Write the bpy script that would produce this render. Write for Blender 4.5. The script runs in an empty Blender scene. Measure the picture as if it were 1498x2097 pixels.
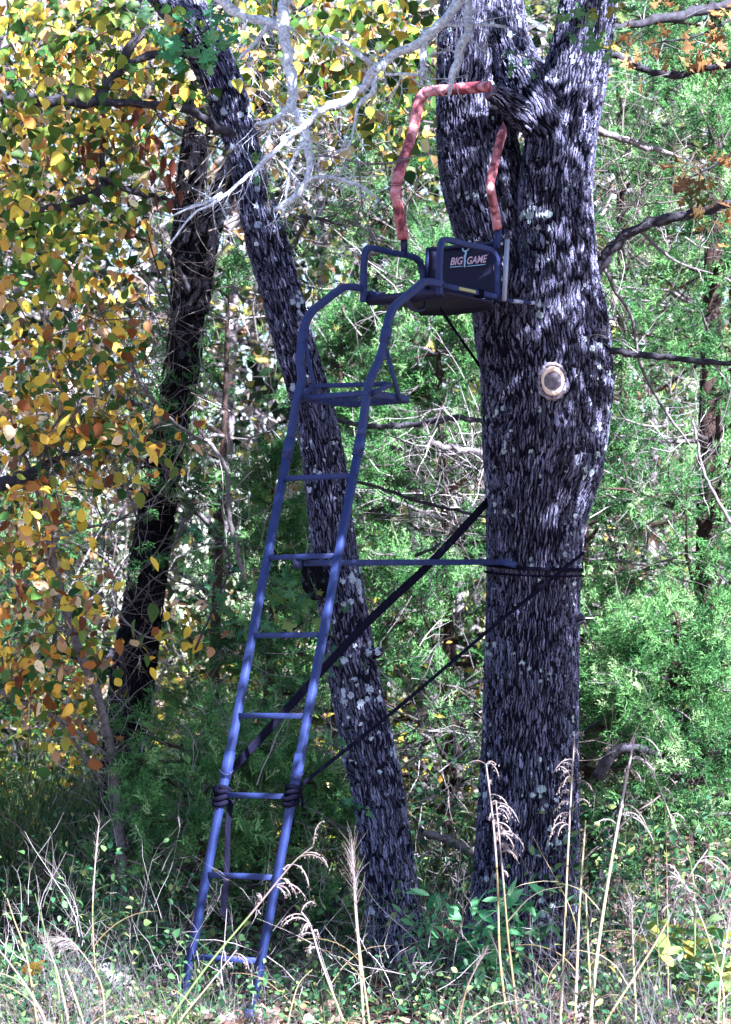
import bpy, math, random
import numpy as np
from mathutils import Vector, Matrix

random.seed(7)
rng = np.random.default_rng(7)
sc = bpy.context.scene
COL = sc.collection
PI = math.pi

# ------------------------------------------------------------------ camera
CAM = Vector((0.0, -15.0, 1.5))
PITCH = math.radians(3.6)
F = 6000.0
cam_d = bpy.data.cameras.new('camera')
cam_d.sensor_fit = 'VERTICAL'
cam_d.sensor_height = 36.0
cam_d.lens = 36.0 * F / 2097.0
cam_d.clip_end = 2000
cam_d.dof.use_dof = True
cam_d.dof.focus_distance = 15.1
cam_d.dof.aperture_fstop = 4.5
cam = bpy.data.objects.new('camera', cam_d)
cam.location = CAM
cam.rotation_euler = (PI / 2 + PITCH, 0, 0)
COL.objects.link(cam)
sc.camera = cam

# ------------------------------------------------------------------ light
SUN = Vector((0.46, -0.62, 0.64)).normalized()      # towards the sun
world = bpy.data.worlds.new('World')
sc.world = world
world.use_nodes = True
wn = world.node_tree.nodes
sky = wn.new('ShaderNodeTexSky')
sky.sky_type = 'NISHITA'
sky.sun_disc = False
sky.sun_elevation = math.asin(SUN.z)
sky.sun_rotation = math.atan2(SUN.x, SUN.y)
world.node_tree.links.new(sky.outputs[0], wn['Background'].inputs[0])
wn['Background'].inputs[1].default_value = 0.05
sun_d = bpy.data.lights.new('sun', 'SUN')
sun_d.energy = 5.0
sun_d.angle = math.radians(0.5)
sun_d.color = (1.0, 0.975, 0.94)
sun = bpy.data.objects.new('sun', sun_d)
sun.rotation_euler = SUN.to_track_quat('Z', 'Y').to_euler()
sun.location = (6, -6, 12)
COL.objects.link(sun)
sc.view_settings.view_transform = 'Standard'
sc.view_settings.look = 'None'
sc.view_settings.gamma = 1.0
sc.view_settings.exposure = 3.1
sc.render.engine = 'CYCLES'
sc.cycles.max_bounces = 4
sc.cycles.transmission_bounces = 3
sc.cycles.caustics_reflective = False
sc.cycles.caustics_refractive = False

# ------------------------------------------------------------------ helpers
FWD = Vector((0, math.cos(PITCH), math.sin(PITCH)))
UPV = Vector((0, -math.sin(PITCH), math.cos(PITCH)))


def ray(px, py):
    return FWD + Vector((1, 0, 0)) * ((px - 749) / F) + UPV * (-(py - 1048.5) / F)


def P(px, py, Y):
    r = ray(px, py)
    return CAM + r * ((Y - CAM.y) / r.y)


W = Vector((0.819, -0.574, 0))       # seat / rung direction (to the stand's right)
D = Vector((0.574, 0.819, 0))        # from ladder towards the tree
Z = Vector((0, 0, 1))


def on(px, py, c):                   # where the line of sight meets the stand's side plane c
    r = ray(px, py)
    return CAM + r * ((c - CAM.dot(W)) / r.dot(W))


def pxm(px, Y):                      # a width in photo pixels as metres at depth Y
    return px * (Y + 15.0) / F


def tag(o, label=None, cat=None, group=None, kind=None):
    if label: o['label'] = label
    if cat: o['category'] = cat
    if group: o['group'] = group
    if kind: o['kind'] = kind
    return o


def empty(name, loc, label=None, cat=None, group=None):
    o = bpy.data.objects.new(name, None)
    o.empty_display_size = 0.1
    o.location = loc
    COL.objects.link(o)
    return tag(o, label, cat, group)


def mesh_of(name, V, Fa, mat, rnd=None, uv=None, smooth=False):
    V = np.asarray(V, dtype=np.float32).reshape(-1, 3)
    Fa = np.asarray(Fa, dtype=np.int32)
    n, k = Fa.shape
    me = bpy.data.meshes.new(name)
    me.vertices.add(len(V)); me.vertices.foreach_set('co', V.ravel())
    me.loops.add(n * k); me.loops.foreach_set('vertex_index', Fa.ravel())
    me.polygons.add(n)
    me.polygons.foreach_set('loop_start', np.arange(0, n * k, k, dtype=np.int32))
    me.polygons.foreach_set('loop_total', np.full(n, k, dtype=np.int32))
    if smooth: me.polygons.foreach_set('use_smooth', np.ones(n, dtype=bool))
    me.update(calc_edges=True)
    if rnd is not None:
        a = me.attributes.new('rnd', 'FLOAT', 'POINT')
        a.data.foreach_set('value', np.asarray(rnd, dtype=np.float32))
    if uv is not None:
        l = me.uv_layers.new(name='bark')
        l.data.foreach_set('uv', np.asarray(uv, dtype=np.float32)[Fa.ravel()].ravel())
    me.materials.append(mat)
    return me


def link(name, me, parent=None):
    o = bpy.data.objects.new(name, me)
    COL.objects.link(o)
    if parent is not None:
        o.parent = parent
        o.matrix_parent_inverse = Matrix.Translation(-Vector(parent.location))
    return o


def mk(name, V, Fa, mat, parent=None, **kw):
    return link(name, mesh_of(name, V, Fa, mat, **kw), parent)


class MB:
    """collects world-space triangles of ONE part"""
    def __init__(s): s.v = []; s.f = []; s.n = 0
    def add(s, V, Fa):
        V = np.asarray(V, dtype=float).reshape(-1, 3)
        s.v.append(V); s.f.append(np.asarray(Fa, dtype=int).reshape(-1, 3) + s.n); s.n += len(V)
        return s
    def rings(s, R, cap=True, closed=False):
        m, k = len(R), len(R[0])
        V = [p for r in R for p in r]
        f = []
        for i in range(m if closed else m - 1):
            i2 = (i + 1) % m
            for j in range(k):
                j2 = (j + 1) % k
                f += [(i*k+j, i*k+j2, i2*k+j2), (i*k+j, i2*k+j2, i2*k+j)]
        if cap and not closed:
            for j in range(1, k - 1):
                f.append((0, j + 1, j)); f.append(((m-1)*k, (m-1)*k+j, (m-1)*k+j+1))
        return s.add([tuple(p) for p in V], f)
    def tube(s, pts, r, sides=10, cap=True, ref=None):
        pts = [Vector(p) for p in pts]
        rr = r if isinstance(r, (list, tuple)) else [r] * len(pts)
        R = []
        a = None
        for i, p in enumerate(pts):
            t = (pts[min(i + 1, len(pts) - 1)] - pts[max(i - 1, 0)]).normalized()
            if a is None:
                a = Vector(ref) if ref else (Vector((0, 0, 1)) if abs(t.z) < 0.9 else Vector((1, 0, 0)))
            a = (a - t * a.dot(t)).normalized()
            b = t.cross(a)
            R.append([p + (a * math.cos(2*PI*j/sides) + b * math.sin(2*PI*j/sides)) * rr[i] for j in range(sides)])
        return s.rings(R, cap)
    def sq(s, pts, hw, hh, a, bev=0.10, cap=True):
        """square tube: axis a kept fixed (half size hw along a, hh across)"""
        pts = [Vector(p) for p in pts]
        a = Vector(a).normalized()
        R = []
        for i, p in enumerate(pts):
            p0, p1 = pts[max(i - 1, 0)], pts[min(i + 1, len(pts) - 1)]
            t = (p1 - p0).normalized()
            aa = (a - t * a.dot(t)).normalized()
            b = t.cross(aa).normalized()
            k = 1.0
            if 0 < i < len(pts) - 1:
                t1 = (p - p0).normalized(); t2 = (p1 - p).normalized()
                k = 1.0 / max(0.6, math.sqrt(max(0.0, (1 + t1.dot(t2)) / 2)))
            q = bev
            prof = [(-1, -1+q), (-1+q, -1), (1-q, -1), (1, -1+q), (1, 1-q), (1-q, 1), (-1+q, 1), (-1, 1-q)]
            R.append([p + aa * (x * hw) + b * (y * hh * k) for x, y in prof])
        return s.rings(R, cap)
    def box(s, c, ax, ay, az):
        c = Vector(c); ax, ay, az = Vector(ax), Vector(ay), Vector(az)
        V = [c + ax*i + ay*j + az*k for i in (-1, 1) for j in (-1, 1) for k in (-1, 1)]
        q = [(0,1,3,2), (4,6,7,5), (0,4,5,1), (2,3,7,6), (0,2,6,4), (1,5,7,3)]
        f = []
        for A in q: f += [(A[0], A[1], A[2]), (A[0], A[2], A[3])]
        return s.add([tuple(p) for p in V], f)
    def build(s, name, mat, parent=None, smooth=False):
        return mk(name, np.concatenate(s.v), np.concatenate(s.f), mat, parent, smooth=smooth)


def catmull(pts, n):
    """pts: list of tuples (any length); resample to n samples by arc length"""
    A = np.asarray(pts, dtype=float)
    A = np.vstack([2*A[0]-A[1], A, 2*A[-1]-A[-2]])
    out = []
    for i in range(1, len(A) - 2):
        p0, p1, p2, p3 = A[i-1], A[i], A[i+1], A[i+2]
        for t in np.linspace(0, 1, 24, endpoint=False):
            out.append(0.5*((2*p1)+(-p0+p2)*t+(2*p0-5*p1+4*p2-p3)*t*t+(-p0+3*p1-3*p2+p3)*t**3))
    out.append(A[-2]); out = np.array(out)
    d = np.r_[0, np.cumsum(np.linalg.norm(np.diff(out[:, :3], axis=0), axis=1))]
    u = np.linspace(0, d[-1], n)
    return np.stack([np.interp(u, d, out[:, c]) for c in range(out.shape[1])], 1)


def rand_rot(n, pitch=-0.5, ps=0.6, rs=0.7, yaw=None):
    y = rng.uniform(0, 2*PI, n) if yaw is None else yaw
    p = rng.normal(pitch, ps, n); r = rng.normal(0, rs, n)
    cy, sy, cp, sp, cr, sr = np.cos(y), np.sin(y), np.cos(p), np.sin(p), np.cos(r), np.sin(r)
    O, I = np.zeros(n), np.ones(n)
    Rz = np.stack([np.stack([cy, -sy, O], 1), np.stack([sy, cy, O], 1), np.stack([O, O, I], 1)], 1)
    Rx = np.stack([np.stack([I, O, O], 1), np.stack([O, cp, -sp], 1), np.stack([O, sp, cp], 1)], 1)
    Ry = np.stack([np.stack([cr, O, sr], 1), np.stack([O, I, O], 1), np.stack([-sr, O, cr], 1)], 1)
    return Rz @ Rx @ Ry


def dir_rot(dirs):
    """rotation taking +y to dirs with a random roll"""
    d = dirs / np.linalg.norm(dirs, axis=1, keepdims=True)
    r = rng.normal(size=d.shape); r[:, 2] += 0.8
    x = np.cross(d, r); x /= np.linalg.norm(x, axis=1, keepdims=True)
    z = np.cross(x, d)
    return np.stack([x, d, z], 2)


def scatter(tV, tF, pos, R, s, rnd=None):
    n, m = len(pos), len(tV)
    V = np.einsum('nij,mj->nmi', R, tV) * np.asarray(s).reshape(n, 1, 1) + pos[:, None, :]
    Fa = tF[None] + (np.arange(n) * m)[:, None, None]
    r = np.repeat(rng.random(n) if rnd is None else rnd, m)
    return V.reshape(-1, 3), Fa.reshape(-1, 3), r


def merge(parts):
    V, Fs, R, n = [], [], [], 0
    for v, f, r in parts:
        V.append(v); Fs.append(f + n); R.append(r); n += len(v)
    return np.concatenate(V), np.concatenate(Fs), np.concatenate(R)


def poly_tubes(PL, R, sides=3):
    """PL (n,k,3) polylines, R (n,k) radii"""
    n, k, _ = PL.shape
    t = np.gradient(PL, axis=1)
    t /= np.linalg.norm(t, axis=2, keepdims=True) + 1e-9
    ref = rng.normal(size=(n, 1, 3))
    a = np.cross(t, ref); a /= np.linalg.norm(a, axis=2, keepdims=True) + 1e-9
    b = np.cross(t, a)
    ang = np.arange(sides) * 2*PI/sides
    V = PL[:, :, None] + (a[:, :, None] * np.cos(ang)[:, None] + b[:, :, None] * np.sin(ang)[:, None]) * R[:, :, None, None]
    i = np.arange(k - 1)[:, None] * sides; j = np.arange(sides)[None]; j2 = (j + 1) % sides
    q1 = np.stack([i + j, i + j2, i + sides + j2], 2); q2 = np.stack([i + j, i + sides + j2, i + sides + j], 2)
    base = np.concatenate([q1.reshape(-1, 3), q2.reshape(-1, 3)])
    Fa = base[None] + (np.arange(n) * k * sides)[:, None, None]
    return V.reshape(-1, 3), Fa.reshape(-1, 3), np.repeat(rng.random(n), k * sides)


# ------------------------------------------------------------------ leaf shapes (length 1 along +y)
OV_V = np.array([(0,0,0), (-.30,.30,.10), (0,.36,0), (.30,.30,.10), (-.26,.66,.06), (.26,.66,.06), (0,1.0,-.10)], float)
OV_F = np.array([(0,2,1), (0,3,2), (1,2,4), (2,3,5), (4,2,6), (2,5,6)])
DI_V = np.array([(0,0,0), (-.32,.45,.09), (.32,.5,.09), (0,1,-.05)], float)
DI_F = np.array([(0,3,1), (0,2,3)])
HE_V = np.array([(0,0,0), (-.38,.12,.10), (0,.4,0), (.38,.12,.10), (-.40,.45,.07), (.40,.45,.07), (0,1.0,-.16)], float)
LA_V = OV_V * np.array([.55, 1, .8])
def oak_leaf():
    half = [(0,0), (.05,.16), (.16,.26), (.10,.34), (.34,.44), (.36,.54), (.16,.56), (.18,.62), (.34,.76), (.26,.84), (.12,.82), (.08,.94), (0,1)]
    V = [(0, .0, 0), (0, .3, -.02), (0, .57, -.02), (0, .82, -.04), (0, 1, -.1)]
    Fc = []
    for sgn in (-1, 1):
        idx = [0]
        for x, y in half[1:-1]:
            idx.append(len(V)); V.append((sgn*x, y, .22*x - .1*y*y))
        idx.append(4)
        for a, b in zip(idx[:-1], idx[1:]):
            ym = (V[a][1] + V[b][1]) / 2
            c = 1 if ym < .42 else (2 if ym < .68 else 3)
            if c not in (a, b): Fc.append((a, b, c) if sgn > 0 else (b, a, c))
    # fill the ribs
        for c1, c2, q in ((0, 1, 3), (1, 2, 6), (2, 3, 8), (3, 4, 11)):
            k = idx[min(q, len(idx)-1)]
            if k not in (c1, c2): Fc.append((c1, k, c2) if sgn > 0 else (k, c1, c2))
    return np.array(V, float), np.array(Fc)
OAK_V, OAK_F = oak_leaf()
def smooth_leaf(prof, fold=.22, curl=.16):
    n = len(prof)
    V = [(0, 0, 0)]; Fc = []
    for x, y in prof: V += [(-x, y, fold*x - curl*y*y), (0, y + .02, -curl*y*y), (x, y, fold*x - curl*y*y)]
    V.append((0, 1.0, -curl)); t = len(V) - 1
    Fc += [(0, 2, 1), (0, 3, 2)]
    for i in range(n - 1):
        a = 1 + 3*i; b = a + 3
        Fc += [(a, a+1, b+1), (a, b+1, b), (a+1, a+2, b+2), (a+1, b+2, b+1)]
    a = 1 + 3*(n-1)
    Fc += [(a, a+1, t), (a+1, a+2, t)]
    return np.array(V, float), np.array(Fc)
OV2_V, OV2_F = smooth_leaf([(.16, .08), (.29, .22), (.34, .40), (.29, .60), (.17, .80), (.07, .92)])
HE2_V, HE2_F = smooth_leaf([(.24, .02), (.40, .14), (.45, .32), (.38, .52), (.24, .70), (.09, .88)])
LA2_V, LA2_F = smooth_leaf([(.08, .10), (.16, .28), (.18, .45), (.14, .65), (.08, .82)])

def spray_template(seed, n_side=9, blades=6, wd=.020):
    r = np.random.default_rng(seed)
    V, Fa = [], []
    def blade(p, d, L, w):
        x = np.cross(d, r.normal(size=3)); x /= np.linalg.norm(x)
        k = len(V); V.extend([p - x*w, p + x*w, p + d*L]); Fa.append((k, k+1, k+2))
    for i in range(n_side):
        t = (i + .5) / n_side
        for sgn in (-1, 1):
            p0 = np.array([0, t*.8, .03*math.sin(t*5)])
            d = np.array([sgn*.75, .75, r.normal()*.35]); d /= np.linalg.norm(d)
            L = .42*(1 - .6*t)
            blade(p0, d, L, wd*.7)
            for b in range(blades):
                q = p0 + d*L*(b + .6)/blades
                dd = d + r.normal(size=3)*.55; dd /= np.linalg.norm(dd)
                blade(q, dd, .13 + .05*r.random(), wd)
    blade(np.zeros(3), np.array([0, 1., 0]), 1.0, wd*.7)
    return np.array(V), np.array(Fa)
SPRAYS = [spray_template(i, 6, 4) for i in range(5)]

# ------------------------------------------------------------------ materials
def new_mat(name):
    m = bpy.data.materials.new(name); m.use_nodes = True
    nt = m.node_tree
    return m, nt, nt.nodes, nt.links, nt.nodes['Principled BSDF']


def ramp(nt, stops, inp, interp='LINEAR'):
    r = nt.nodes.new('ShaderNodeValToRGB')
    e = r.color_ramp.elements
    r.color_ramp.interpolation = interp
    while len(e) > 1: e.remove(e[-1])
    e[0].position = stops[0][0]; e[0].color = (*stops[0][1], 1)
    for p, c in stops[1:]:
        x = e.new(p); x.color = (*c, 1)
    nt.links.new(inp, r.inputs[0])
    return r.outputs[0]


def leaf_mat(name, stops, trans=0.4, rough=0.45, spots=None):
    m, nt, N, L, pb = new_mat(name)
    at = N.new('ShaderNodeAttribute'); at.attribute_name = 'rnd'
    col = ramp(nt, stops, at.outputs['Fac'])
    tc = N.new('ShaderNodeTexCoord')
    if spots:
        nz = N.new('ShaderNodeTexNoise'); nz.inputs['Scale'].default_value = spots[1]; nz.inputs['Detail'].default_value = 3
        L.new(tc.outputs['Object'], nz.inputs['Vector'])
        f = ramp(nt, [(0.0, (0,0,0)), (spots[2], (0,0,0)), (spots[2]+.05, (1,1,1))], nz.outputs['Fac'])
        mx = N.new('ShaderNodeMixRGB'); mx.inputs[2].default_value = (*spots[0], 1)
        L.new(f, mx.inputs[0]); L.new(col, mx.inputs[1]); col = mx.outputs[0]
    L.new(col, pb.inputs['Base Color'])
    pb.inputs['Roughness'].default_value = rough
    pb.inputs['Specular IOR Level'].default_value = 0.15
    tr = N.new('ShaderNodeBsdfTranslucent'); L.new(col, tr.inputs['Color'])
    mix = N.new('ShaderNodeMixShader'); mix.inputs[0].default_value = trans
    L.new(pb.outputs[0], mix.inputs[1]); L.new(tr.outputs[0], mix.inputs[2])
    L.new(mix.outputs[0], N['Material Output'].inputs[0])
    return m


def bark_mat(name, furrow, plate, lichen, lich_amt=.62, su=42, sv=12, disp=0.016, lscale=9):
    m, nt, N, L, pb = new_mat(name)
    uv = N.new('ShaderNodeUVMap'); uv.uv_map = 'bark'
    tc = N.new('ShaderNodeTexCoord')
    def noise(scale, detail=4, rough=.6, src=None):
        x = N.new('ShaderNodeTexNoise'); x.inputs['Scale'].default_value = scale; x.inputs['Detail'].default_value = detail; x.inputs['Roughness'].default_value = rough
        L.new(src or tc.outputs['Object'], x.inputs['Vector']); return x
    def math_(op, a, b=None, clamp=False):
        x = N.new('ShaderNodeMath'); x.operation = op; x.use_clamp = clamp
        for i, q in enumerate((a, b)):
            if q is None: continue
            if isinstance(q, (int, float)): x.inputs[i].default_value = q
            else: L.new(q, x.inputs[i])
        return x.outputs[0]
    def sstep(x, lo, hi):
        mr = N.new('ShaderNodeMapRange'); mr.interpolation_type = 'SMOOTHSTEP'
        mr.inputs['From Min'].default_value = lo; mr.inputs['From Max'].default_value = hi
        L.new(x, mr.inputs['Value']); return mr.outputs[0]
    def vmul(v, c):
        x = N.new('ShaderNodeVectorMath'); x.operation = 'MULTIPLY'; x.inputs[1].default_value = c; L.new(v, x.inputs[0]); return x.outputs[0]
    def vadd(a_, b_):
        x = N.new('ShaderNodeVectorMath'); x.operation = 'ADD'; L.new(a_, x.inputs[0]); L.new(b_, x.inputs[1]); return x.outputs[0]
    n0 = noise(7, 2); n1 = noise(45, 3, .6)
    vec = vadd(vadd(uv.outputs[0], vmul(n0.outputs['Color'], (.05, .16, 0))), vmul(n1.outputs['Color'], (.014, .03, 0)))
    def vor(a_, b_, off, edge=True):
        mp = N.new('ShaderNodeMapping'); mp.inputs['Scale'].default_value = (a_, b_, 1); mp.inputs['Location'].default_value = (off, off*1.7, 0)
        L.new(vec, mp.inputs['Vector'])
        v = N.new('ShaderNodeTexVoronoi'); v.voronoi_dimensions = '2D'; v.inputs['Scale'].default_value = 1
        if edge: v.feature = 'DISTANCE_TO_EDGE'
        L.new(mp.outputs[0], v.inputs['Vector']); return v
    d1 = vor(su, sv, 0).outputs['Distance']; c1 = vor(su, sv, 0, False).outputs['Color']
    d2 = vor(su*1.9, sv*2.3, 3.3).outputs['Distance']
    c2 = vor(su*1.9, sv*2.3, 3.3, False).outputs['Color']
    st = noise(1.0, 5, .7, vmul(uv.outputs[0], (95, 16, 1)))       # fine stringy grain
    big = noise(3.2, 3, .6)
    nb = noise(110, 4, .7)
    dd = math_('ADD', d1, math_('MULTIPLY', math_('SUBTRACT', st.outputs['Fac'], .5), .42))
    thr = math_('SUBTRACT', dd, math_('MULTIPLY', math_('SUBTRACT', big.outputs['Fac'], .5), .35))
    plate_f = sstep(thr, .08, .20)
    fine = sstep(math_('ADD', d2, math_('MULTIPLY', math_('SUBTRACT', nb.outputs['Fac'], .5), .25)), .0, .14)
    h = math_('MULTIPLY', plate_f, math_('ADD', .6, math_('MULTIPLY', fine, .4)))
    sep = N.new('ShaderNodeSeparateColor'); L.new(c1, sep.inputs[0])
    sep2 = N.new('ShaderNodeSeparateColor'); L.new(c2, sep2.inputs[0])
    tone = math_('ADD', math_('ADD', math_('MULTIPLY', sep.outputs[0], .32), math_('MULTIPLY', sep2.outputs[1], .30)), math_('MULTIPLY', st.outputs['Fac'], .6))
    pc = ramp(nt, [(.34, tuple(x*.22 for x in plate)), (.58, plate), (.80, tuple(min(.8, x*2.3) for x in plate))], tone)
    mx = N.new('ShaderNodeMixRGB'); mx.inputs[1].default_value = (*furrow, 1)
    L.new(math_('MULTIPLY', plate_f, math_('ADD', .30, math_('MULTIPLY', fine, .70))), mx.inputs[0]); L.new(pc, mx.inputs[2])
    nl = noise(lscale, 2, .5); nl2 = noise(70, 3, .6)
    vs = N.new('ShaderNodeTexVoronoi'); vs.inputs['Scale'].default_value = 21; vs.inputs['Randomness'].default_value = 1
    L.new(vadd(tc.outputs['Object'], vmul(nl2.outputs['Color'], (.03, .03, .03))), vs.inputs['Vector'])
    sp3 = N.new('ShaderNodeSeparateColor'); L.new(vs.outputs['Color'], sp3.inputs[0])
    rad = math_('MULTIPLY', math_('SUBTRACT', math_('ADD', math_('MULTIPLY', sp3.outputs[0], .55), math_('MULTIPLY', nl.outputs['Fac'], 1.5)), lich_amt*1.9), 1.2)
    lf = math_('MULTIPLY', sstep(math_('SUBTRACT', rad, vs.outputs['Distance']), -.01, .04), sstep(math_('ADD', dd, math_('MULTIPLY', nl2.outputs['Fac'], .2)), .05, .14))
    m2 = N.new('ShaderNodeMixRGB'); L.new(lf, m2.inputs[0]); L.new(mx.outputs[0], m2.inputs[1]); m2.inputs[2].default_value = (*lichen, 1)
    L.new(m2.outputs[0], pb.inputs['Base Color'])
    pb.inputs['Roughness'].default_value = .8
    pb.inputs['Specular IOR Level'].default_value = .05
    hh = math_('ADD', math_('MULTIPLY', h, disp), math_('ADD', math_('MULTIPLY', nb.outputs['Fac'], disp*.25), math_('MULTIPLY', st.outputs['Fac'], disp*.5)))
    dn = N.new('ShaderNodeDisplacement'); dn.inputs['Midlevel'].default_value = disp*.9; dn.inputs['Scale'].default_value = 1
    L.new(hh, dn.inputs['Height']); L.new(dn.outputs[0], N['Material Output'].inputs['Displacement'])
    m.displacement_method = 'BOTH'
    return m


def simple_mat(name, col, rough=.5, metal=0, noise=None, bump=0.0, spec=.2):
    m, nt, N, L, pb = new_mat(name)
    pb.inputs['Base Color'].default_value = (*col, 1)
    pb.inputs['Roughness'].default_value = rough
    pb.inputs['Metallic'].default_value = metal
    pb.inputs['Specular IOR Level'].default_value = spec
    if noise:
        tc = N.new('ShaderNodeTexCoord')
        nz = N.new('ShaderNodeTexNoise'); nz.inputs['Scale'].default_value = noise[1]; nz.inputs['Detail'].default_value = 5
        nz.inputs['Roughness'].default_value = .65
        L.new(tc.outputs['Object'], nz.inputs['Vector'])
        c = ramp(nt, [(.3, col), (noise[2] if len(noise) > 2 else .7, noise[0])], nz.outputs['Fac'])
        L.new(c, pb.inputs['Base Color'])
        if bump:
            b = N.new('ShaderNodeBump'); b.inputs['Strength'].default_value = bump; b.inputs['Distance'].default_value = .01
            L.new(nz.outputs['Fac'], b.inputs['Height']); L.new(b.outputs[0], pb.inputs['Normal'])
    return m


def rnd_mat(name, stops, rough=.7):
    m, nt, N, L, pb = new_mat(name)
    at = N.new('ShaderNodeAttribute'); at.attribute_name = 'rnd'
    L.new(ramp(nt, stops, at.outputs['Fac']), pb.inputs['Base Color'])
    pb.inputs['Roughness'].default_value = rough
    return m


M = {}
M['oak_bark'] = bark_mat('oak_bark', (.004, .004, .012), (.080, .084, .155), (.36, .45, .56), .575, su=64, sv=7, disp=.014, lscale=3.5)  # furrow and plate colours take in the blue-violet of the shade
M['lean_bark'] = bark_mat('leaning_oak_bark', (.004, .004, .013), (.078, .084, .160), (.38, .46, .66), .53, su=66, sv=8, disp=.011, lscale=4)  # bluish shade is mixed into these bark tones as well
M['dark_bark'] = bark_mat('dark_trunk_bark', (.003, .003, .006), (.006, .006, .011), (.03, .04, .06), .56, su=52, sv=10, disp=.012, lscale=4)  # near-black colour stands in for the shade of a backlit trunk
M['branch_bark'] = simple_mat('branch_bark', (.005, .0045, .009), .85, noise=((.05, .05, .08), 26, .72), bump=.6)
M['grey_branch'] = simple_mat('lit_lichen_bark', (.14, .165, .32), .85, noise=((.64, .72, .92), 70, .60), bump=1.0)  # pale mottling is lichen plus bright highlights put into the colour
M['pale_branch'] = simple_mat('pale_branch_bark', (.045, .04, .055), .8, noise=((.18, .17, .21), 40), bump=.7)
M['cedar_bark'] = simple_mat('cedar_bark', (.010, .006, .008), .85, noise=((.055, .034, .036), 25), bump=.8)
M['scar_rim'] = simple_mat('pruning_scar_rim', (.62, .44, .36), .7, noise=((.74, .66, .68), 40), bump=.4)
M['scar_core'] = simple_mat('pruning_scar_core', (.05, .045, .075), .8, noise=((.20, .18, .26), 50), bump=.9)
M['bark_lip'] = simple_mat('healing_bark', (.03, .025, .05), .8, noise=((.30, .27, .38), 55, .62), bump=1.0)
M['steel'] = simple_mat('blue_tinted_steel', (.012, .022, .098), .6, noise=((.020, .035, .142), 18), bump=.08, spec=.2)  # blue cast of the shaded metal is put into the base colour
M['dark_steel'] = simple_mat('dark_steel', (.015, .02, .07), .5)
M['bare_lit_steel'] = simple_mat('bare_lit_steel', (.30, .34, .52), .4, metal=.2)  # pale tone also stands for sunlit steel on post and bar
M['strap'] = simple_mat('black_webbing', (.004, .004, .012), .95, noise=((.008, .008, .022), 120), bump=.3, spec=.0)
M['sling'] = simple_mat('black_sling_fabric', (.008, .008, .030), .7, noise=((.014, .014, .05), 300), bump=.2)
M['stitch'] = simple_mat('stitching', (.07, .055, .07), .7)
M['logo_pink'] = simple_mat('logo_pink', (.60, .42, .60), .6)
M['logo_blue'] = simple_mat('logo_blue', (.35, .60, .90), .6)
M['label_tan'] = simple_mat('warning_label', (.16, .17, .10), .6, noise=((.45, .45, .22), 180, .6))

m = M['steel']; nt = m.node_tree; N = nt.nodes; L = nt.links; pb = N['Principled BSDF']
src = pb.inputs['Base Color'].links[0].from_socket
tcw = N.new('ShaderNodeTexCoord'); nw = N.new('ShaderNodeTexNoise'); nw.inputs['Scale'].default_value = 38; nw.inputs['Detail'].default_value = 6; nw.inputs['Roughness'].default_value = .75
L.new(tcw.outputs['Object'], nw.inputs['Vector'])
fw = ramp(nt, [(.70, (0, 0, 0)), (.75, (1, 1, 1))], nw.outputs['Fac'])
mw_ = N.new('ShaderNodeMixRGB'); mw_.inputs[2].default_value = (.06, .05, .06, 1)
L.new(fw, mw_.inputs[0]); L.new(src, mw_.inputs[1]); L.new(mw_.outputs[0], pb.inputs['Base Color'])

# pink camouflage wrap
m, nt, N, L, pb = new_mat('pink_camouflage_wrap')
tc = N.new('ShaderNodeTexCoord')
nz = N.new('ShaderNodeTexNoise'); nz.inputs['Scale'].default_value = 7; nz.inputs['Detail'].default_value = 4; nz.inputs['Distortion'].default_value = 2.2
L.new(tc.outputs['Object'], nz.inputs['Vector'])
c1 = ramp(nt, [(.38, (.09, .012, .03)), (.45, (.22, .035, .07)), (.49, (.38, .11, .15)), (.58, (.46, .19, .26)), (.66, (.60, .38, .44))], nz.outputs['Fac'])
wv = N.new('ShaderNodeTexVoronoi'); wv.feature = 'DISTANCE_TO_EDGE'; wv.inputs['Scale'].default_value = 14
nd = N.new('ShaderNodeTexNoise'); nd.inputs['Scale'].default_value = 9
L.new(tc.outputs['Object'], nd.inputs['Vector'])
mxv = N.new('ShaderNodeMixRGB'); mxv.inputs[0].default_value = .25
L.new(tc.outputs['Object'], mxv.inputs[1]); L.new(nd.outputs['Color'], mxv.inputs[2]); L.new(mxv.outputs[0], wv.inputs['Vector'])
ln = ramp(nt, [(0, (1, 1, 1)), (.008, (1, 1, 1)), (.018, (0, 0, 0))], wv.outputs['Distance'])
mx = N.new('ShaderNodeMixRGB'); mx.inputs[2].default_value = (.16, .04, .07, 1)
L.new(ln, mx.inputs[0]); L.new(c1, mx.inputs[1]); L.new(mx.outputs[0], pb.inputs['Base Color'])
pb.inputs['Roughness'].default_value = .65
n2 = N.new('ShaderNodeTexNoise'); n2.inputs['Scale'].default_value = 35; L.new(tc.outputs['Object'], n2.inputs['Vector'])
bp = N.new('ShaderNodeBump'); bp.inputs['Strength'].default_value = .7; bp.inputs['Distance'].default_value = .012
L.new(n2.outputs['Fac'], bp.inputs['Height']); L.new(bp.outputs[0], pb.inputs['Normal'])
M['wrap'] = m

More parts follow.
